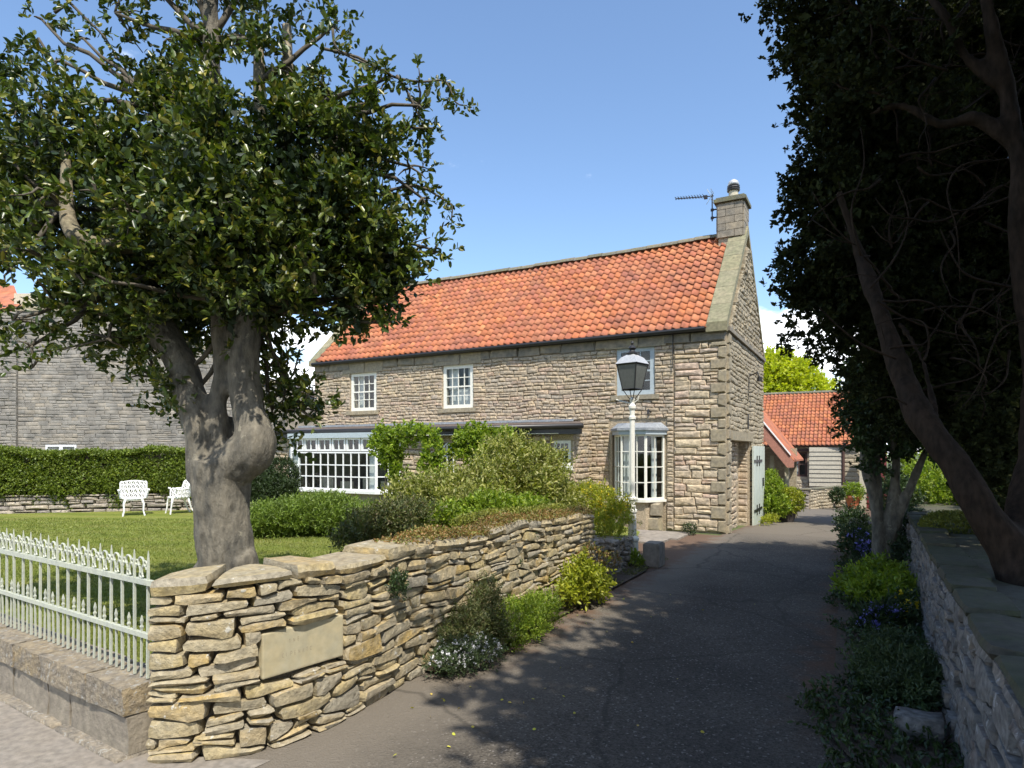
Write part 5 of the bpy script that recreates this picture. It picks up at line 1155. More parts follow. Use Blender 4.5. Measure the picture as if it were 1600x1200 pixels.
for px, py, d, r, den in [(150,300,-.75,30,.5),(75,300,-.75,34,.6),(60,400,-.7,40,.6),(170,440,-.7,40,.8),(120,430,-.75,30,.6),(205,330,-.7,40,.8),(465,120,.1,70,.55),(400,60,.2,70,.45),(290,60,.2,65,.45),(210,120,.1,50,.5),(180,20,.2,40,.55),(330,150,.3,75,.6),(110,150,-.1,38,.45),(95,95,-.1,24,.3),(30,165,0,45,.5),(75,200,0,50,.7),(640,260,.1,42,.8),(655,165,.1,28,.55),(610,120,.1,28,.5),
                     (520,40,.2,26,.5),(130,60,.1,18,.3),(65,30,.1,13,.35),(680,395,.1,20,.6),(630,380,.1,40,.8),(660,310,.1,24,.35),(90,480,-.3,45,.45),(50,540,-.4,28,.55),(170,530,-.2,42,.45),(130,480,-.2,40,.5),(225,540,.1,45,.6),(245,590,.2,28,.6),(285,650,.1,26,1.3),(270,610,.1,30,.9),
                     (445,600,.3,42,.8),(470,640,.3,30,.9),(425,640,.3,35,1.2),(430,560,.3,28,.4),(20,500,-.3,35,.4),(15,420,-.3,45,.6),(605,505,.1,22,.7),(520,150,.2,50,.6),(250,180,0,50,.6),(575,160,.1,35,.5),(150,200,0,50,.6)]: hb_(px, py, d, r, den)
for px, py, d, r, den in [(-110,300,.2,130,.6),(-90,150,.3,110,.5),(-100,450,.2,90,.5),(300,-90,.3,140,.5),(450,-110,.3,110,.5),(160,-100,.3,100,.4),(330,-280,.3,150,.4)]: hb_(px, py, d, r, den)
o, AP = tree_crown(holly, B, 'holly', 10200, .15, 9, .068, .036, up=.45, shell=.3, lump=.5, clump=.085, per=11)
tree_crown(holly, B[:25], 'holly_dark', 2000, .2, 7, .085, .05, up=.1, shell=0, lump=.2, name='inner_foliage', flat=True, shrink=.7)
# twigs and limbs inside the crown
mb = MB(); src = [T(400, 400, .1), T(333, 330, .1), T(331, 200, .1), T(200, 430, .25), T(395, 470, .05), T(330, 60, .1), T(404, 130, .1), T(266, 170, .1), T(104, 320, 0), T(448, 180, .2)]
for (c, r_, den), (P, D) in zip(B, AP):
    cv = Vector(c); s0 = min(src, key=lambda s: (s - cv).length); pts = limb(s0, cv, .02, 5, .03); mb.tube(pts, [.032 * (1 - .13 * i) for i in range(len(pts))], 6)
    for j in range(5):
        q = Vector(P[rng.integers(len(P))]); pts = limb(cv, q, -.05, 4, .05); mb.tube(pts, [.012, .010, .008, .006, .004], 5)
mb.build('branch', 'twig', holly, smooth=True, recalc=False)
# long thin wands sticking out to the right
mb = MB(); LV = []
for pts in ([(500,75),(560,90),(615,120),(660,128),(696,127),(712,160),(730,165)], [(620,118),(640,150),(665,205)], [(520,45),(530,80),(600,110)], [(600,300),(650,290),(690,310),(706,322),(705,345)], [(600,195),(650,200),(680,200)], [(640,380),(680,392),(688,400)], [(95,-10),(130,25),(165,60),(185,95)], [(85,20),(105,5),(120,-15)], [(60,60),(80,90),(110,130),(130,150)],
            [(400,540),(425,555),(440,575)], [(430,600),(455,590),(465,560)], [(250,560),(200,520),(150,530),(100,545),(40,550)], [(190,500),(120,480),(60,475),(10,485)], [(180,90),(195,100),(195,130)], [(60,560),(50,575)], [(470,640),(490,655)]):
    mb = MB(); W = smooth_path([T(x, y, .12) for x, y in pts], None, 3); mb.tube(W, [.011 * (1 - .8 * i / len(W)) + .003 for i in range(len(W))], 5); mb.build('twig', 'twig', holly, smooth=True)
    for a, b in zip(W[1:], W[2:] + [W[-1] + (W[-1] - W[-2]) * .3]):
        for _ in range(2):
            p = a.lerp(b, rng.random()); d = (b - a).normalized(); LV.append((tuple(p), tuple(Vector(rng.normal(size=3)) * .6 + d * .6)))
P = np.array([l[0] for l in LV]); D = np.array([l[1] for l in LV]); D /= np.linalg.norm(D, axis=1)[:, None]
link('leaf_spray', fastmesh('leaf_spray', *sprigs(P, D, .09, 5, .055, .030)), 'holly', holly)

# ---- the yew over the drive, and its neighbour outside the picture
yb = Vector((1.12, 6.0, .88))
yew = thing('yew_tree', 'huge dark yew leaning out over the right of the drive', 'tree', tuple(yb))
ych = [([yb + Vector((.04, -.05, -.3)), at(1592, 880, 5.0), at(1535, 800, 5.15), at(1490, 725, 5.35), at(1440, 655, 5.6), at(1405, 570, 5.9), at(1370, 470, 6.2), at(1345, 400, 6.5), at(1310, 300, 6.6)], [.22, .165, .14, .125, .115, .10, .08, .065, .04]),
       ([at(1575, 860, 5.05), at(1600, 780, 5.3), at(1620, 600, 5.6), at(1600, 400, 5.6), at(1590, 250, 5.6), at(1570, 130, 5.7), at(1540, 0, 5.7), at(1530, -200, 6)], [.12, .12, .11, .10, .09, .08, .06, .04]),
       ([at(1592, 240, 5.6), at(1530, 185, 5.7), at(1470, 195, 5.8), at(1410, 165, 5.9), at(1350, 180, 6.0)], [.08, .06, .05, .03, .015]),
       ([at(1560, 130, 5.7), at(1510, 90, 5.8), at(1480, 30, 5.8), at(1440, -20, 5.9)], [.07, .06, .05, .03]),
       ([at(1470, 690, 5.45), at(1440, 560, 6.4), at(1400, 500, 6.9)], [.05, .035, .02])]
fused('trunk', ych, 'bark_dark', yew, voxel=.035, disp=.03, dscale=.3, smooth=3)
for pts, rr in [([(1592,450),(1540,440),(1500,420),(1470,360)],.025),([(1440,610),(1480,600),(1520,590),(1560,560)],.022),([(1370,470),(1420,500),(1480,520),(1540,530)],.02),([(1345,400),(1330,330),(1350,260),(1345,200)],.02),([(1600,300),(1500,330),(1440,310),(1400,330)],.02),
                ([(1550,250),(1500,260),(1480,300),(1495,360),(1500,440)],.018),([(1400,560),(1350,540),(1310,510),(1280,480)],.02),([(1360,450),(1400,400),(1420,340),(1400,280)],.018),([(1590,200),(1640,170)],.03),([(1330,380),(1300,350),(1270,300)],.014),
                ([(1600,500),(1560,520),(1530,600),(1500,640)],.016),([(1480,110),(1420,90),(1380,60)],.02),([(1430,640),(1390,620),(1360,630)],.014)]:
    dd_ = 5.5 + rng.random() * .7; W = smooth_path([at(x, y, dd_) for x, y in pts], None, 4); mb = MB(); mb.tube(W, [rr * .6 * (1 - .7 * i / len(W)) for i in range(len(W))], 6); mb.build('branch', 'bark_dark', yew, smooth=True)
for _ in range(46):                                           # wavy dead inner branches and their twigs
    px, py = rng.uniform(1370, 1600), rng.uniform(20, 620); d_ = rng.uniform(5.7, 6.7); an_ = rng.uniform(0, 6.28); W = []
    for q in range(7): W.append(at(px, py, d_) ); an_ += rng.normal() * .45; px += math.cos(an_) * 26; py += math.sin(an_) * 20; d_ += rng.normal() * .05
    W = smooth_path(W, None, 3); mb = MB(); mb.tube(W, [.013 * (1 - .75 * i / len(W)) for i in range(len(W))], 5)
    for q in range(4):
        a = W[rng.integers(3, len(W))]; b = a + Vector(rng.normal(size=3)) * .16; mb.tube([a, a.lerp(b, .5) + Vector(rng.normal(size=3)) * .02, b], [.005, .004, .002], 4)
    mb.build('branch', 'bark_dark', yew, smooth=True)
YB = []
def yb_(px, py, d, r, den=1.0): YB.append((tuple(at(px, py, d)), r * d / 1006, den))
for px, py, d, r in [(1275,90,7.2,58),(1225,10,7.0,42),(1310,30,7,80),(1300,170,7.2,62),(1285,260,7.2,50),(1300,330,7.3,75),(1275,400,7.3,55),(1290,455,7.4,58),(1340,420,7.5,90),(1350,520,7.6,50),(1400,480,7.8,90),(1390,600,7.8,50),(1430,560,8,70),
                     (1380,250,7.6,110),(1400,100,7.6,110),(1400,370,8,110),(1480,200,8,120),(1500,60,7.8,130),(1490,350,8.2,120),(1520,480,8.2,110),(1480,610,8.6,60),(1560,600,7.5,90),(1600,300,8,150),(1600,120,8,150),(1620,480,7.6,130),(1620,700,7.2,110),(1560,700,8.5,70),(1620,820,6.8,70),
                     (1540,740,9.5,40),(1340,640,9.5,14)]: yb_(px, py, d, r)
for px, py, d, r, den in [(1215,465,7.3,16,.6),(1240,520,7.3,22,.5),(1270,535,7.4,22,.5),(1310,555,7.5,25,.7),(1335,590,7.6,22,.8),(1345,620,7.7,18,.9),(1222,95,7.1,10,.4),(1255,500,7.3,28,.7),(1235,420,7.3,22,.9),(1380,650,8.2,35,.9),(1420,640,8.5,40,1),(1250,300,7.3,25,1),(1420,110,6.0,50,.5),(1350,60,5.9,60,.5),(1320,130,6.0,50,.5),(1500,150,6.2,60,.3)]: yb_(px, py, d, r, den)
# canopy above the frame
for c, r in [((.9,6.2,8.2),1.7),((2.5,4.6,9.2),1.8),((3.4,6.4,8.6),1.7),((2.9,8.4,7.5),1.4),((3.6,4.4,6.8),1.8),((2.5,9.8,7.0),1.1)]: YB.append((c, r, .8))
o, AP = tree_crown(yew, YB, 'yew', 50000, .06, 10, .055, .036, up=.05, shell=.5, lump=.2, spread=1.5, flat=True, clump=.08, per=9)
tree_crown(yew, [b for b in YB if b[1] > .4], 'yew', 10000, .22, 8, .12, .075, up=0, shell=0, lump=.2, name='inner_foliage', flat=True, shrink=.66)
y2b = Vector((3.9, 1.4, .9))
yew2 = thing('yew_tree', 'second dark yew beside the first, hanging over the drive entrance', 'tree', tuple(y2b))
fused('trunk', [([y2b - Vector((0,0,.3)), y2b + Vector((-.05,.1,1.5)), y2b + Vector((-.3,.2,3.5)), y2b + Vector((-.9,.4,6))], [.3,.24,.2,.12]), ([y2b + Vector((0,.1,1.6)), y2b + Vector((.6,0,3.5)), y2b + Vector((.9,-.8,5.5))], [.18,.14,.08])], 'bark_dark', yew2, voxel=.06, disp=.03)
Y2 = [((2.35,1.5,7.2),1.75,1),((2.9,3.2,7.7),1.8,1),((3.3,-.6,6.6),1.75,1),((4.4,1.8,6.6),2.0,1),((4.1,3.9,5.6),1.3,1),((5.2,-.4,6.6),2.0,1),((5.2,2.6,7.8),2.0,1),((3.9,1.0,8.8),1.8,1),((2.6,.3,5.6),.9,.8),((5.6,4.0,6.0),1.7,1)]
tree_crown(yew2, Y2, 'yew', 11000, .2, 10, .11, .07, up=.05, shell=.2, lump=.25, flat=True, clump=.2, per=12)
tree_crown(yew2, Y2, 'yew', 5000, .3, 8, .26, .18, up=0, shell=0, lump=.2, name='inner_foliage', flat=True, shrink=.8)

for lab, bx_, by_, hh, rr in (('unseen tree added across the road right of the drive mouth to cut sky light', 9.5, -9.0, 8.5, 4.2), ('unseen tree added across the road opposite the drive to cut sky light', 2.0, -14.5, 9.0, 4.6), ('unseen tree added in the garden right of the yews to cut sky light', 10.5, 3.5, 8.0, 4.4)):  # trees added out of view to block sky light from the drive
    zb_ = .9 if by_ > 0 else -.02; tt = thing('sky_blocker_tree', lab, 'tree', (bx_, by_, zb_)); m_ = MB(); m_.tube([(bx_, by_, zb_ - .2), (bx_ + .1, by_, 3), (bx_ - .1, by_ + .1, hh - 1)], [.35, .27, .12], 9); m_.build('trunk', 'bark', tt, smooth=True)
    tree_crown(tt, [((bx_, by_, hh), rr, 1), ((bx_ - 2.2, by_ + .6, hh - 2), rr * .6, 1), ((bx_ + 2.2, by_ - .5, hh - 2.2), rr * .6, 1)], 'darkgreen', 4200, .5, 8, .34, .22, shell=.5, flat=True)
# ---- small multi-stemmed tree in the right bed
sb = Vector((.22, 11.2, .03))
st = thing('elder_tree', 'small many-stemmed tree in the right-hand flower bed', 'tree', tuple(sb))
fused('trunk', [([sb - Vector((0,0,.1)), at(1374, 880, 9.9), at(1368, 800, 9.9), at(1352, 720, 9.9), at(1345, 640, 9.9)], [.15,.12,.09,.07,.04]), ([sb, at(1385, 860, 9.9), at(1395, 790, 9.8), at(1400, 720, 9.8), at(1385, 640, 9.8)], [.12,.10,.08,.06,.04]),
               ([at(1385, 860, 9.9), at(1415, 780, 9.7), at(1440, 720, 9.6), at(1465, 660, 9.5)], [.08,.07,.05,.03]), ([at(1370, 830, 9.9), at(1368, 740, 10), at(1370, 660, 10)], [.10,.07,.05])], 'bark', st, voxel=.03, disp=.03, smooth=3)
E3 = [(tuple(at(px, py, d)), r * d / 1006, den) for px, py, d, r, den in [(1350,640,9.8,32,1),(1385,620,9.6,40,1),(1340,600,10.2,25,1),(1430,650,9.4,40,.8),(1375,690,10.2,30,.7),(1470,640,9.2,40,1),(1350,690,10.3,22,.7),(1400,580,9.6,50,1)]]
tree_crown(st, E3 + [(tuple(at(px, py, d)), r * d / 1006, 1) for px, py, d, r in [(1340,670,9.6,24),(1400,690,9.7,26),(1440,700,9.5,24),(1360,720,9.7,16),(1450,660,9.5,30)]], 'darkgreen', 2600, .14, 8, .07, .04, shell=.3, clump=.07, per=9)

# ---- shrubs: every blob is (centre, (rx, ry, rz))
def S(px, py, d): return tuple(at(px, py, d))
def sb_(lst): return [(S(px, py, d), (rx * d / 1006, ry_, rz * d / 1006)) for px, py, d, rx, ry_, rz in lst]
shrub('round_conifer', 'clipped round dark conifer by the left end of the garden room window', 'conifer', sb_([(440,750,17.3,20,.45,30),(412,765,17.0,22,.5,24),(430,770,17.0,30,.6,22)]), 'conifer', 2600, .07, .022, tl=.14, nl=8, up=.8, base=LZ, shell=.8, lump=.06)
shrub('spreading_juniper', 'low spreading bright green juniper mound on the lawn before the garden room', 'juniper', sb_([(440,812,13.6,60,.8,17),(500,804,13.8,58,.9,22),(550,812,13.8,42,.8,14),(405,818,13.3,34,.7,11)]), 'juniper', 5000, .07, .022, tl=.22, nl=9, up=.3, base=LZ, shell=.75, lump=.10)
shrub('mixed_shrub', 'low dark green shrub against the wall, left of the tall flowering bush', 'shrub', sb_([(590,825,8.9,48,.5,24),(635,812,8.9,42,.5,26),(560,842,8.7,26,.4,13)]), 'darkolive', 1900, .05, .02, tl=.14, nl=7, base=LZ, shell=.5)
shrub('flowering_bush', 'tall loose olive-green bush with pale new leaves in front of the garden room', 'shrub', sb_([(700,785,10.6,58,.7,32),(765,765,10.8,58,.8,42),(815,755,11,50,.7,44),(660,800,10.3,40,.5,28),(860,785,11,36,.5,36),(730,800,10,55,.5,30),(800,715,11.2,34,.5,22),(845,730,11.3,30,.5,22),(640,780,10.6,26,.4,18)]), 'olive', 5200, .075, .030, tl=.22, nl=8, base=LZ, lump=.4, shell=.4, up=.6)
shrub('green_bush', 'fresh green leafy bush behind the dry stone wall, in front of the olive one', 'shrub', sb_([(700,812,9.3,42,.4,18),(765,800,9.4,44,.4,24),(825,800,9.8,30,.4,18)]), 'fresh', 1300, .06, .03, tl=.12, nl=7, base=LZ)
cl = thing('climbing_plant', 'bright green climber arching over the front of the garden room', 'climber', (-8.6, LY - .1, 1.2))
Pc = [(605,700,26),(600,680,16),(625,676,14),(650,674,13),(672,682,14),(678,705,16),(672,725,16),(682,735,12),(612,715,18),(620,735,14),(640,690,10),(590,690,10)]
Bc = [(S(px, py, 16.2 + (px - 600) * -.012), r * 16 / 1006, 1) for px, py, r in Pc]
tree_crown(cl, Bc, 'fresh', 900, .10, 7, .085, .055, shell=.3, lump=.2)
mb = MB(); 
for a, b in (((600,775),(606,690)), ((606,690),(670,685)), ((682,770),(676,690))): mb.tube(limb(S(*a, 16.0), S(*b, 16.0), 0, 4, .02), .015, 5)
mb.build('stem', 'twig', cl)
cl2 = thing('climbing_plant', 'rounded bright green climber beside the gothic window', 'climber', (-7.9, LY - .1, 1.0))
Bc = [(S(px, py, 15.6), r * 15.6 / 1006, 1) for px, py, r in [(725,690,20),(745,678,18),(765,690,20),(740,705,26),(712,705,10),(775,715,18),(790,680,12)]]
tree_crown(cl2, Bc, 'fresh', 950, .10, 7, .08, .05, shell=.3, lump=.2)
mb = MB(); mb.tube(limb(S(745, 790, 15.5), S(742, 700, 15.6), 0, 4, .02), .02, 5); mb.build('stem', 'twig', cl2)
shrub('yellow_shrub', 'yellow-flowered broom bush at the end of the dry stone wall beside the lamp', 'shrub', sb_([(945,790,11.2,22,.4,28),(965,805,11.0,20,.4,24),(920,775,11.6,26,.4,16),(880,775,11.8,28,.4,16),(940,820,10.6,16,.3,18),(960,835,10.4,14,.3,14)]), 'yellowgreen', 1500, .045, .018, tl=.14, nl=8, base=LZ, lump=.4, shell=.3, flowers=('petal_yellow', 260, .03))
shrub('yellow_shrub', 'small yellow-flowered tuft at the very foot of the lamp post', 'shrub', sb_([(990,880,10.6,12,.15,14)]), 'fresh', 120, .06, .03, tl=.08, nl=6, base=.0)
shrub('wall_foot_bush', 'dark feathery green bush growing at the foot of the dry stone wall', 'shrub', sb_([(757,950,6.15,22,.16,36),(735,982,5.9,30,.18,30),(712,1000,5.75,20,.16,22),(772,990,6.0,26,.16,26)]), 'darkolive', 1500, .03, .009, tl=.13, lump=.4, shell=.3, nl=9, up=.8, base=.02)
shrub('fern_clump', 'bright lime-green feathery clump between the dark bush and the spurge', 'plant', sb_([(815,975,6.5,40,.22,32),(785,995,6.2,30,.2,26),(845,955,6.8,24,.18,22)]), 'fresh', 2000, .03, .010, tl=.10, nl=8, up=.8, base=.02)
shrub('spurge', 'rounded yellow-green spurge in the narrow bed at the wall foot', 'plant', sb_([(912,905,7.8,28,.2,27),(935,918,8.0,15,.2,15),(895,925,7.6,14,.2,15)]), 'yellowgreen', 420, .055, .030, tl=.12, nl=7, up=.5, base=.02, lump=.4, shell=.35)
shrub('small_spurge', 'yellowish small plant between the spurge and the lamp', 'plant', sb_([(925,870,8.3,18,.2,14),(955,880,9.0,12,.2,16)]), 'moss', 160, .03, .02, tl=.07, nl=6, base=.1)
shrub('candytuft', 'low mound of white candytuft spilling onto the drive', 'flower', sb_([(715,1025,5.5,34,.22,22),(755,1020,5.65,28,.18,18),(690,1035,5.4,16,.15,14)]), 'bluegreen', 900, .026, .009, tl=.06, nl=7, up=.6, base=.01, flowers=('petal_white', 330, .020))
for lab, a in (('small fresh green tuft rooted in the face of the dry stone wall', (742, 874, 6.55, 9, .07, 14)), ('dark trailing tuft hanging in the wall face, the one nearest the carved stone', (622, 915, 5.05, 9, .05, 18)), ('brownish tuft high in the far part of the wall face', (782, 850, 7.0, 7, .05, 10)), ('brownish tuft low in the far part of the wall face', (804, 885, 7.2, 8, .05, 12)), ('small tuft near the far end of the wall face', (826, 842, 7.5, 7, .05, 10))):
    shrub('wall_tuft', lab, 'plant', sb_([a]), 'fresh' if 'fresh' in lab else 'darkgreen', 90, .028, .014, tl=.05, nl=6, stems=False, group='tufts rooted in the dry stone wall')
# moss and stonecrop along the top of the wall: nobody could count it
P = []
for i in range(4200):
    u = rng.uniform(2.15, LG); p, n = fG_(u); h = Hw(u) + .10; dpt = rng.uniform(-.42, -.02); k = 1 if u > 2.6 else .4
    hump = .07 * math.sin(math.pi * min(1, (-dpt) / .42)) + .03 * math.sin(u * 5)
    if rng.random() < k: P.append((p.x + n.x * dpt, p.y + n.y * dpt, h + hump * rng.random() - .01))
P = np.array(P); D = rnd_dirs(len(P), .9); V, F = sprigs(P, D, .03, 4, .022, .014); o = link('wall_top_moss', fastmesh('wall_top_moss', V, F), 'moss'); tag(o, 'rusty orange stonecrop and moss covering the far part of the wall top', 'moss', kind='stuff')
P = []
for i in range(2600):
    u = rng.uniform(3.6, LG); p, n = fG_(u); P.append((p.x - .36 - rng.random() * .18, p.y, Hw(u) + .10 + .08 * rng.random()))
P = np.array(P); D = rnd_dirs(len(P), .9); V, F = sprigs(P, D, .04, 4, .03, .014); o = link('wall_top_greenery', fastmesh('wall_top_greenery', V, F), 'mossgreen'); tag(o, 'yellow-green ground cover creeping over the back of the wall top', 'ground cover', kind='stuff')

# ---- hedge on a low wall at the back of the lawn
ha, hb2 = Vector((-26.5, 4.6, 0)), Vector((-16.6, 13.7, 0)); hd = (hb2 - ha).normalized(); hn = Vector((hd.y, -hd.x, 0)); HL = (hb2 - ha).length
hg = thing('clipped_hedge', 'long clipped green hedge along the back of the lawn', 'hedge', tuple(ha))
n = 30000; u = rng.uniform(0, HL, n); side = rng.random(n); top = side < .42
vv = np.where(top, 1.82 + .05 * np.sin(u * 1.3) + .045 * np.sin(u * 3.1) + .03 * np.sin(u * 7.3), rng.uniform(0, 1, n) * (1.86 - np.where(u > HL * .55, .25, .62)) + np.where(u > HL * .55, .25, .62)); ww = np.where(top, rng.uniform(-1.0, .38, n), .28 + .14 * np.sin(vv * 2.2) + .06 * np.sin(u * 4) + .05 * np.sin(u * 9 + vv * 5) - .12 * (vv < .7))
ww = ww + rng.normal(size=n) * .035; vv = vv + rng.normal(size=n) * .03
P = np.array(ha)[None] + np.array(hd)[None] * u[:, None] + np.array(hn)[None] * ww[:, None]; P[:, 2] = vv
D = rnd_dirs(n, .3) * .8; D[:, 2] += np.where(top, .9, .1); D[:, :2] += np.array(hn)[None, :2] * np.where(top, 0, .6)[:, None]; D /= np.linalg.norm(D, axis=1)[:, None]
V, F = sprigs(P, D, .08, 5, .065, .040); link('foliage', fastmesh('foliage', V, F), 'hedge', hg)
m_ = MB(); fH = lambda u, w, v: (ha.x + hd.x * u + hn.x * w, ha.y + hd.y * u + hn.y * w, v); m_.box(.1, HL - .1, -.9, .18, .5, 1.78, fH); m_.build('inner_growth', 'soil', hg)
hw = thing('hedge_wall', 'low grey dry stone wall under the clipped hedge', 'wall', tuple(ha))
cells = courses(0, HL, LZ - .05, .66, (.08, .14), (.2, .55), (), depth=.16, jit=.01)
place_stones(hw, cells, (ha.x + hn.x * .34, ha.y + hn.y * .34, 0), math.atan2(hd.y, hd.x), 'dry_far', 120)
m_ = MB(); m_.box(0, HL, -.6, .28, 0, .64, fH); m_.build('core', 'wall_core', hw)
shrub('lime_shrub', 'bright yellow-green shrub in front of the hedge beside the holly trunk', 'shrub', sb_([(288,745,19.6,18,.3,26),(300,765,19.6,16,.3,22)]), 'yellowgreen', 700, .07, .04, tl=.12, nl=6, base=LZ)
m_ = None
# ---- trees beyond
lt = thing('lime_tree', 'bright lime-green tree rising behind the outbuilding roof', 'tree', (-5.5, 56, GZ))
Bl = [(S(px, py, d), r * d / 1006, 1) for px, py, d, r in [(1205,600,52,40),(1240,610,52,42),(1275,622,52,30),(1215,575,52,25),(1180,590,53,40),(1245,585,52,22),(1150,600,54,45)]]
tree_crown(lt, Bl, 'lime', 3800, .5, 8, .26, .17, shell=.75, lump=.22)
b_ = Vector(S(1225, 650, 52)); m_ = MB(); m_.tube([(b_.x, b_.y, GZ - .2), (b_.x, b_.y, 4), (b_.x + .3, b_.y, 7)], [.35, .28, .12], 8); m_.build('trunk', 'bark', lt)
dt = thing('garden_tree', 'dark leafy tree beyond the right-hand wall behind the yew', 'tree', (3.4, 19, .93))
Bd = [(S(px, py, d), r * d / 1006, 1) for px, py, d, r in [(1480,560,17,110),(1560,520,18,120),(1620,640,17,110),(1560,660,18,75),(1410,600,18,50),(1380,560,18,40),(1500,650,18,60)]]
tree_crown(dt, Bd, 'conifer', 5200, .3, 8, .16, .10, shell=.5)
b_ = Vector(S(1590, 790, 17)); m_ = MB(); m_.tube([(b_.x, b_.y, .7), (b_.x - .1, b_.y, 3), (b_.x - .5, b_.y, 5.5)], [.2, .16, .08], 8); m_.build('trunk', 'bark_dark', dt)
shrub('sunlit_bush', 'sunlit fresh green bush beyond the retaining wall, seen under the yew trunk', 'shrub', sb_([(1450,760,13,38,.8,36),(1500,745,13.5,40,.8,50),(1480,790,12.5,50,.8,28),(1540,800,12.5,30,.6,30),(1430,720,14,25,.6,30)]), 'fresh', 2600, .07, .035, tl=.14, nl=7, base=.9)
shrub('sunlit_bush', 'darker bush at the right, behind the foot of the yew', 'shrub', sb_([(1580,780,11,50,.9,60),(1620,720,11,60,.9,60),(1560,840,9.0,36,.6,30)]), 'darkgreen', 2200, .07, .035, tl=.14, nl=7, base=.9)
shrub('moss_mound', 'rounded moss-green mound on top of the retaining wall', 'plant', sb_([(1500,850,8.2,52,.5,20)]), 'mossgreen', 2600, .03, .014, tl=.04, nl=5, base=.88, stems=False, shell=.9, lump=.04)
# ---- right bed planting
shrub('bed_plant', 'leafy green perennials filling the bed below the small tree', 'plant', sb_([(1375,915,8.7,42,.35,30),(1345,930,8.4,30,.3,24),(1400,940,8.0,34,.3,30),(1370,960,7.8,34,.3,24)]), 'fresh', 1500, .06, .028, tl=.12, nl=7, base=.03)
shrub('bed_plant', 'dark green leaves beside the small trunk against the retaining wall', 'plant', sb_([(1415,840,10.6,30,.35,50),(1425,890,9.6,24,.3,40),(1335,860,11.6,18,.3,30),(1330,820,13,18,.4,26),(1400,780,12,30,.4,36)]), 'darkgreen', 1700, .06, .03, tl=.14, nl=7, base=.03)
shrub('bluebells', 'clump of bluebells in the shaded right-hand bed', 'flower', sb_([(1380,1010,6.8,26,.18,22),(1358,1020,6.6,14,.15,20)]), 'darkgreen', 260, .09, .012, tl=.10, nl=6, up=1.6, base=.03, stems=False, flowers=('petal_blue', 150, .034))
shrub('pale_bluebells', 'pale bluebells further along the right-hand bed near the small tree', 'flower', sb_([(1340,845,11.4,14,.2,16),(1350,860,11.0,14,.2,16)]), 'darkgreen', 140, .09, .012, tl=.10, nl=6, up=1.6, base=.03, stems=False, flowers=('petal_blue', 90, .045))
shrub('welsh_poppies', 'small yellow poppies against the foot of the retaining wall', 'flower', sb_([(1420,975,7.2,26,.18,26),(1405,1000,6.8,24,.15,22)]), 'darkgreen', 300, .05, .02, tl=.10, nl=6, up=1.2, base=.03, stems=False, flowers=('petal_yellow', 26, .045))
shrub('feathery_plant', 'feathery grey-green plants in the nearest part of the right-hand bed', 'plant', sb_([(1395,1060,5.6,44,.25,32),(1375,1110,5.2,34,.2,40),(1430,1120,5.0,44,.2,40),(1410,1150,4.8,40,.2,30)]), 'bluegreen', 2600, .04, .010, tl=.10, nl=9, up=.7, base=.02, stems=False)
rk = MB(); rough_block(rk, -.14, .14, -.10, .10, 0, .16, .012, lambda u, w, v: (.30 + u, 4.95 - w, v + .03)); o = rk.build('bed_rock', 'shade_stone', None, smooth=True); tag(o, 'rounded brownish rock among the plants in the right-hand bed', 'rock')
# ---- by the outbuilding
shrub('porch_shrub', 'bright green shrub growing by the rear porch', 'shrub', sb_([(1205,775,20,18,.5,26),(1200,755,20.3,14,.4,16),(1215,790,19.6,18,.4,14)]), 'fresh', 1300, .07, .04, tl=.14, nl=7, base=gz(19.5))
tp = thing('potted_shrub', 'clipped yellow-green shrub in a dark tub beside the rear porch', 'potted plant', tuple(Vector(S(1228, 812, 20)).xy) + (gz(22),))
c = Vector(S(1228, 800, 20)); zg = gz(22)
m_ = MB(); m_.lathe((c.x, c.y, zg), [(.22, 0), (.28, .25), (.30, .36), (.27, .37)], 14); m_.build('tub', 'darkpot', tp)
V, F = merge([sprigs(*(lambda PN: (PN[0], PN[1]))(blob_pts((c.x, c.y, zg + .68), (.48, .48, .34), 900, .7, .1)), .10, 6, .06, .035)]); link('foliage', fastmesh('foliage', V, F), 'yellowgreen', tp)
pt = Vector(S(1333, 778, 31)); zg = gz(34)
pp_ = thing('terracotta_pot', 'terracotta pot with a leafy plant by the drainpipe of the outbuilding', 'plant pot', (pt.x, pt.y, zg))
m_ = MB(); m_.lathe((pt.x, pt.y, zg), [(.20, 0), (.30, .35), (.36, .50), (.38, .52), (.38, .60), (.33, .60), (.30, .55)], 16); m_.build('pot', 'terracotta', pp_)
P_, N_ = blob_pts((pt.x, pt.y, zg + .8), (.38, .38, .35), 260, .4, .2); V, F = sprigs(P_, N_, .14, 6, .10, .06); link('foliage', fastmesh('foliage', V, F), 'fresh', pp_)
shrub('wall_fern', 'small green plant at the foot of the terrace wall', 'plant', sb_([(1308,775,30,9,.3,10)]), 'darkgreen', 160, .10, .05, tl=.15, nl=6, base=zg, stems=False)
shrub('verge_plants', 'pale green low plants at the rear corner of the stone house', 'plant', sb_([(1205,815,18.6,10,.3,7),(1197,822,18.0,8,.2,6)]), 'yellowgreen', 260, .05, .025, tl=.08, nl=6, base=gz(18), stems=False)
shrub('door_weed', 'little green weed at the foot of the house corner', 'plant', sb_([(1078,826,14.6,9,.12,7)]), 'darkgreen', 90, .04, .02, tl=.07, nl=6, base=.0, stems=False)
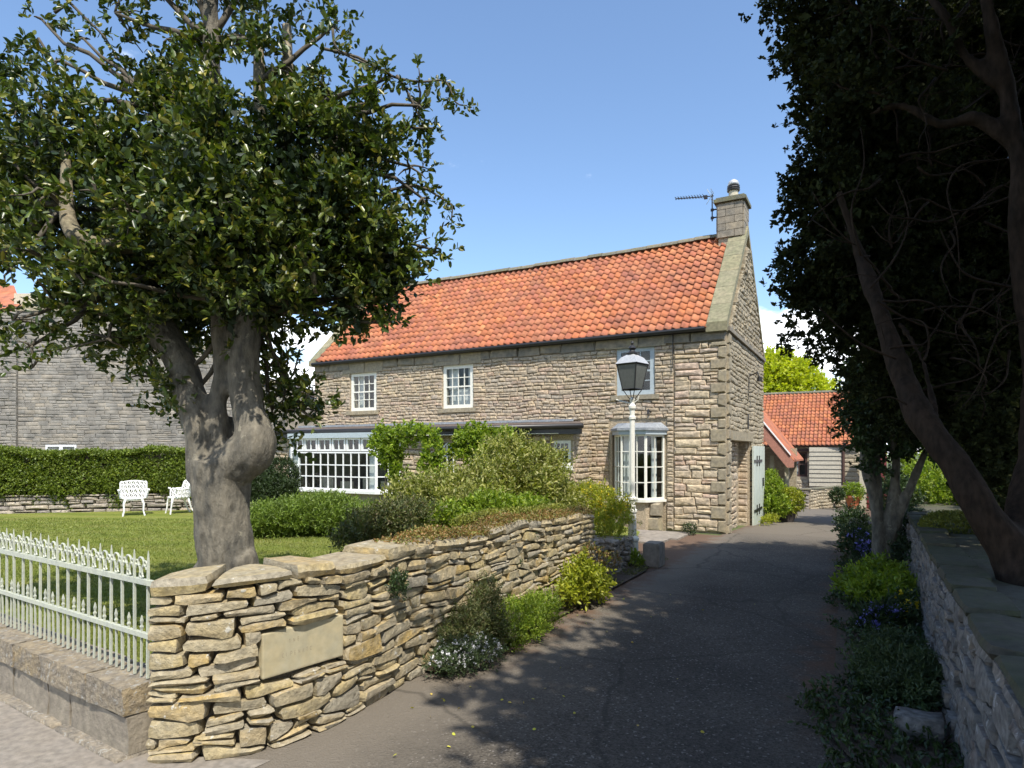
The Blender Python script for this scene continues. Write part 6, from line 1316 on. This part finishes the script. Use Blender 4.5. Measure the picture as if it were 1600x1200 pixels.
# fallen leaves
P = []
for _ in range(46):
    y = abs(rng.normal()) * 2.6 + 2.4; x = -3.0 + abs(rng.normal()) * 1.1
    if x > -3.1: P.append((x, y, .012))
P = np.array(P); D = rnd_dirs(len(P)); D[:, 2] *= .12; V, F = leaves_from(P, D, .030, .020); o = link('fallen_leaves', fastmesh('fallen_leaves', V, F), 'yleaf'); tag(o, 'few yellow fallen leaves and petals scattered on the drive', 'leaves', kind='stuff')
# grass blades over the visible lawn
def lawn_ok(P): return (P[:, 1] > 2.80 - .083 * (P[:, 0] + 3.95)) & (P[:, 0] < np.where(P[:, 1] < 8.4, -3.86, -3.86)) & (P[:, 1] < 13.2 + .0 * P[:, 0]) & (P[:, 1] < 4.9 + (P[:, 0] + 26.5) * .915)
n = 150000; t_ = 4.6 + 12 * rng.random(n) ** 1.25; px_ = rng.uniform(-.82, .12, n)
P = np.stack([(-cS + cC * px_) * t_, (cC + cS * px_) * t_, np.full(n, LZ - .004)], 1); P = P[lawn_ok(P)]; tt_ = -P[:, 0] * cS + P[:, 1] * cC
D = rnd_dirs(len(P), 1.6); V, F = leaves_from(P, D, rng.uniform(.018, .04, len(P)) * (1 + tt_ * .03), .005 + tt_ * .0006, flat=True); o = link('lawn_grass', fastmesh('lawn_grass', V, F), 'grass_blade'); tag(o, 'short mown grass of the lawn behind the railings', 'grass', kind='stuff')
# weeds and ground cover in the right-hand bed and along the foot of the walls
n = 3400; y_ = 3.4 + 17 * rng.random(n) ** 1.3; x_ = rng.uniform(-.30, .50, n) + .12 * np.sin(y_ * 2); k_ok = mnoise and np.array([mnoise.noise(Vector((a * 2, b * 1.3, 2))) > -.12 for a, b in zip(x_, y_)])
P = np.stack([x_, y_, np.full(n, .03)], 1)[k_ok]; P[:, 2] += np.array([gz(v) for v in P[:, 1]]); D = rnd_dirs(len(P), 1.0); V, F = sprigs(P, D, rng.uniform(.06, .16, len(P)), 7, .045, .022); o = link('bed_groundcover', fastmesh('bed_groundcover', V, F), 'darkgreen'); tag(o, 'low tangled green ground cover filling the shaded right-hand bed', 'ground cover', kind='stuff')
n = 900; y_ = rng.uniform(4.5, 11.2, n); P = np.stack([-3.05 - .28 * rng.random(n) ** 1.5, y_, np.full(n, .025)], 1); P = P[np.array([mnoise.noise(Vector((0, b * 1.6, 7))) > -.05 for b in P[:, 1]])]
D = rnd_dirs(len(P), 1.0); V, F = sprigs(P, D, rng.uniform(.03, .09, len(P)), 6, .03, .015); o = link('border_weeds', fastmesh('border_weeds', V, F), 'darkolive'); tag(o, 'small weeds and seedlings along the foot of the dry stone wall', 'weeds', kind='stuff')
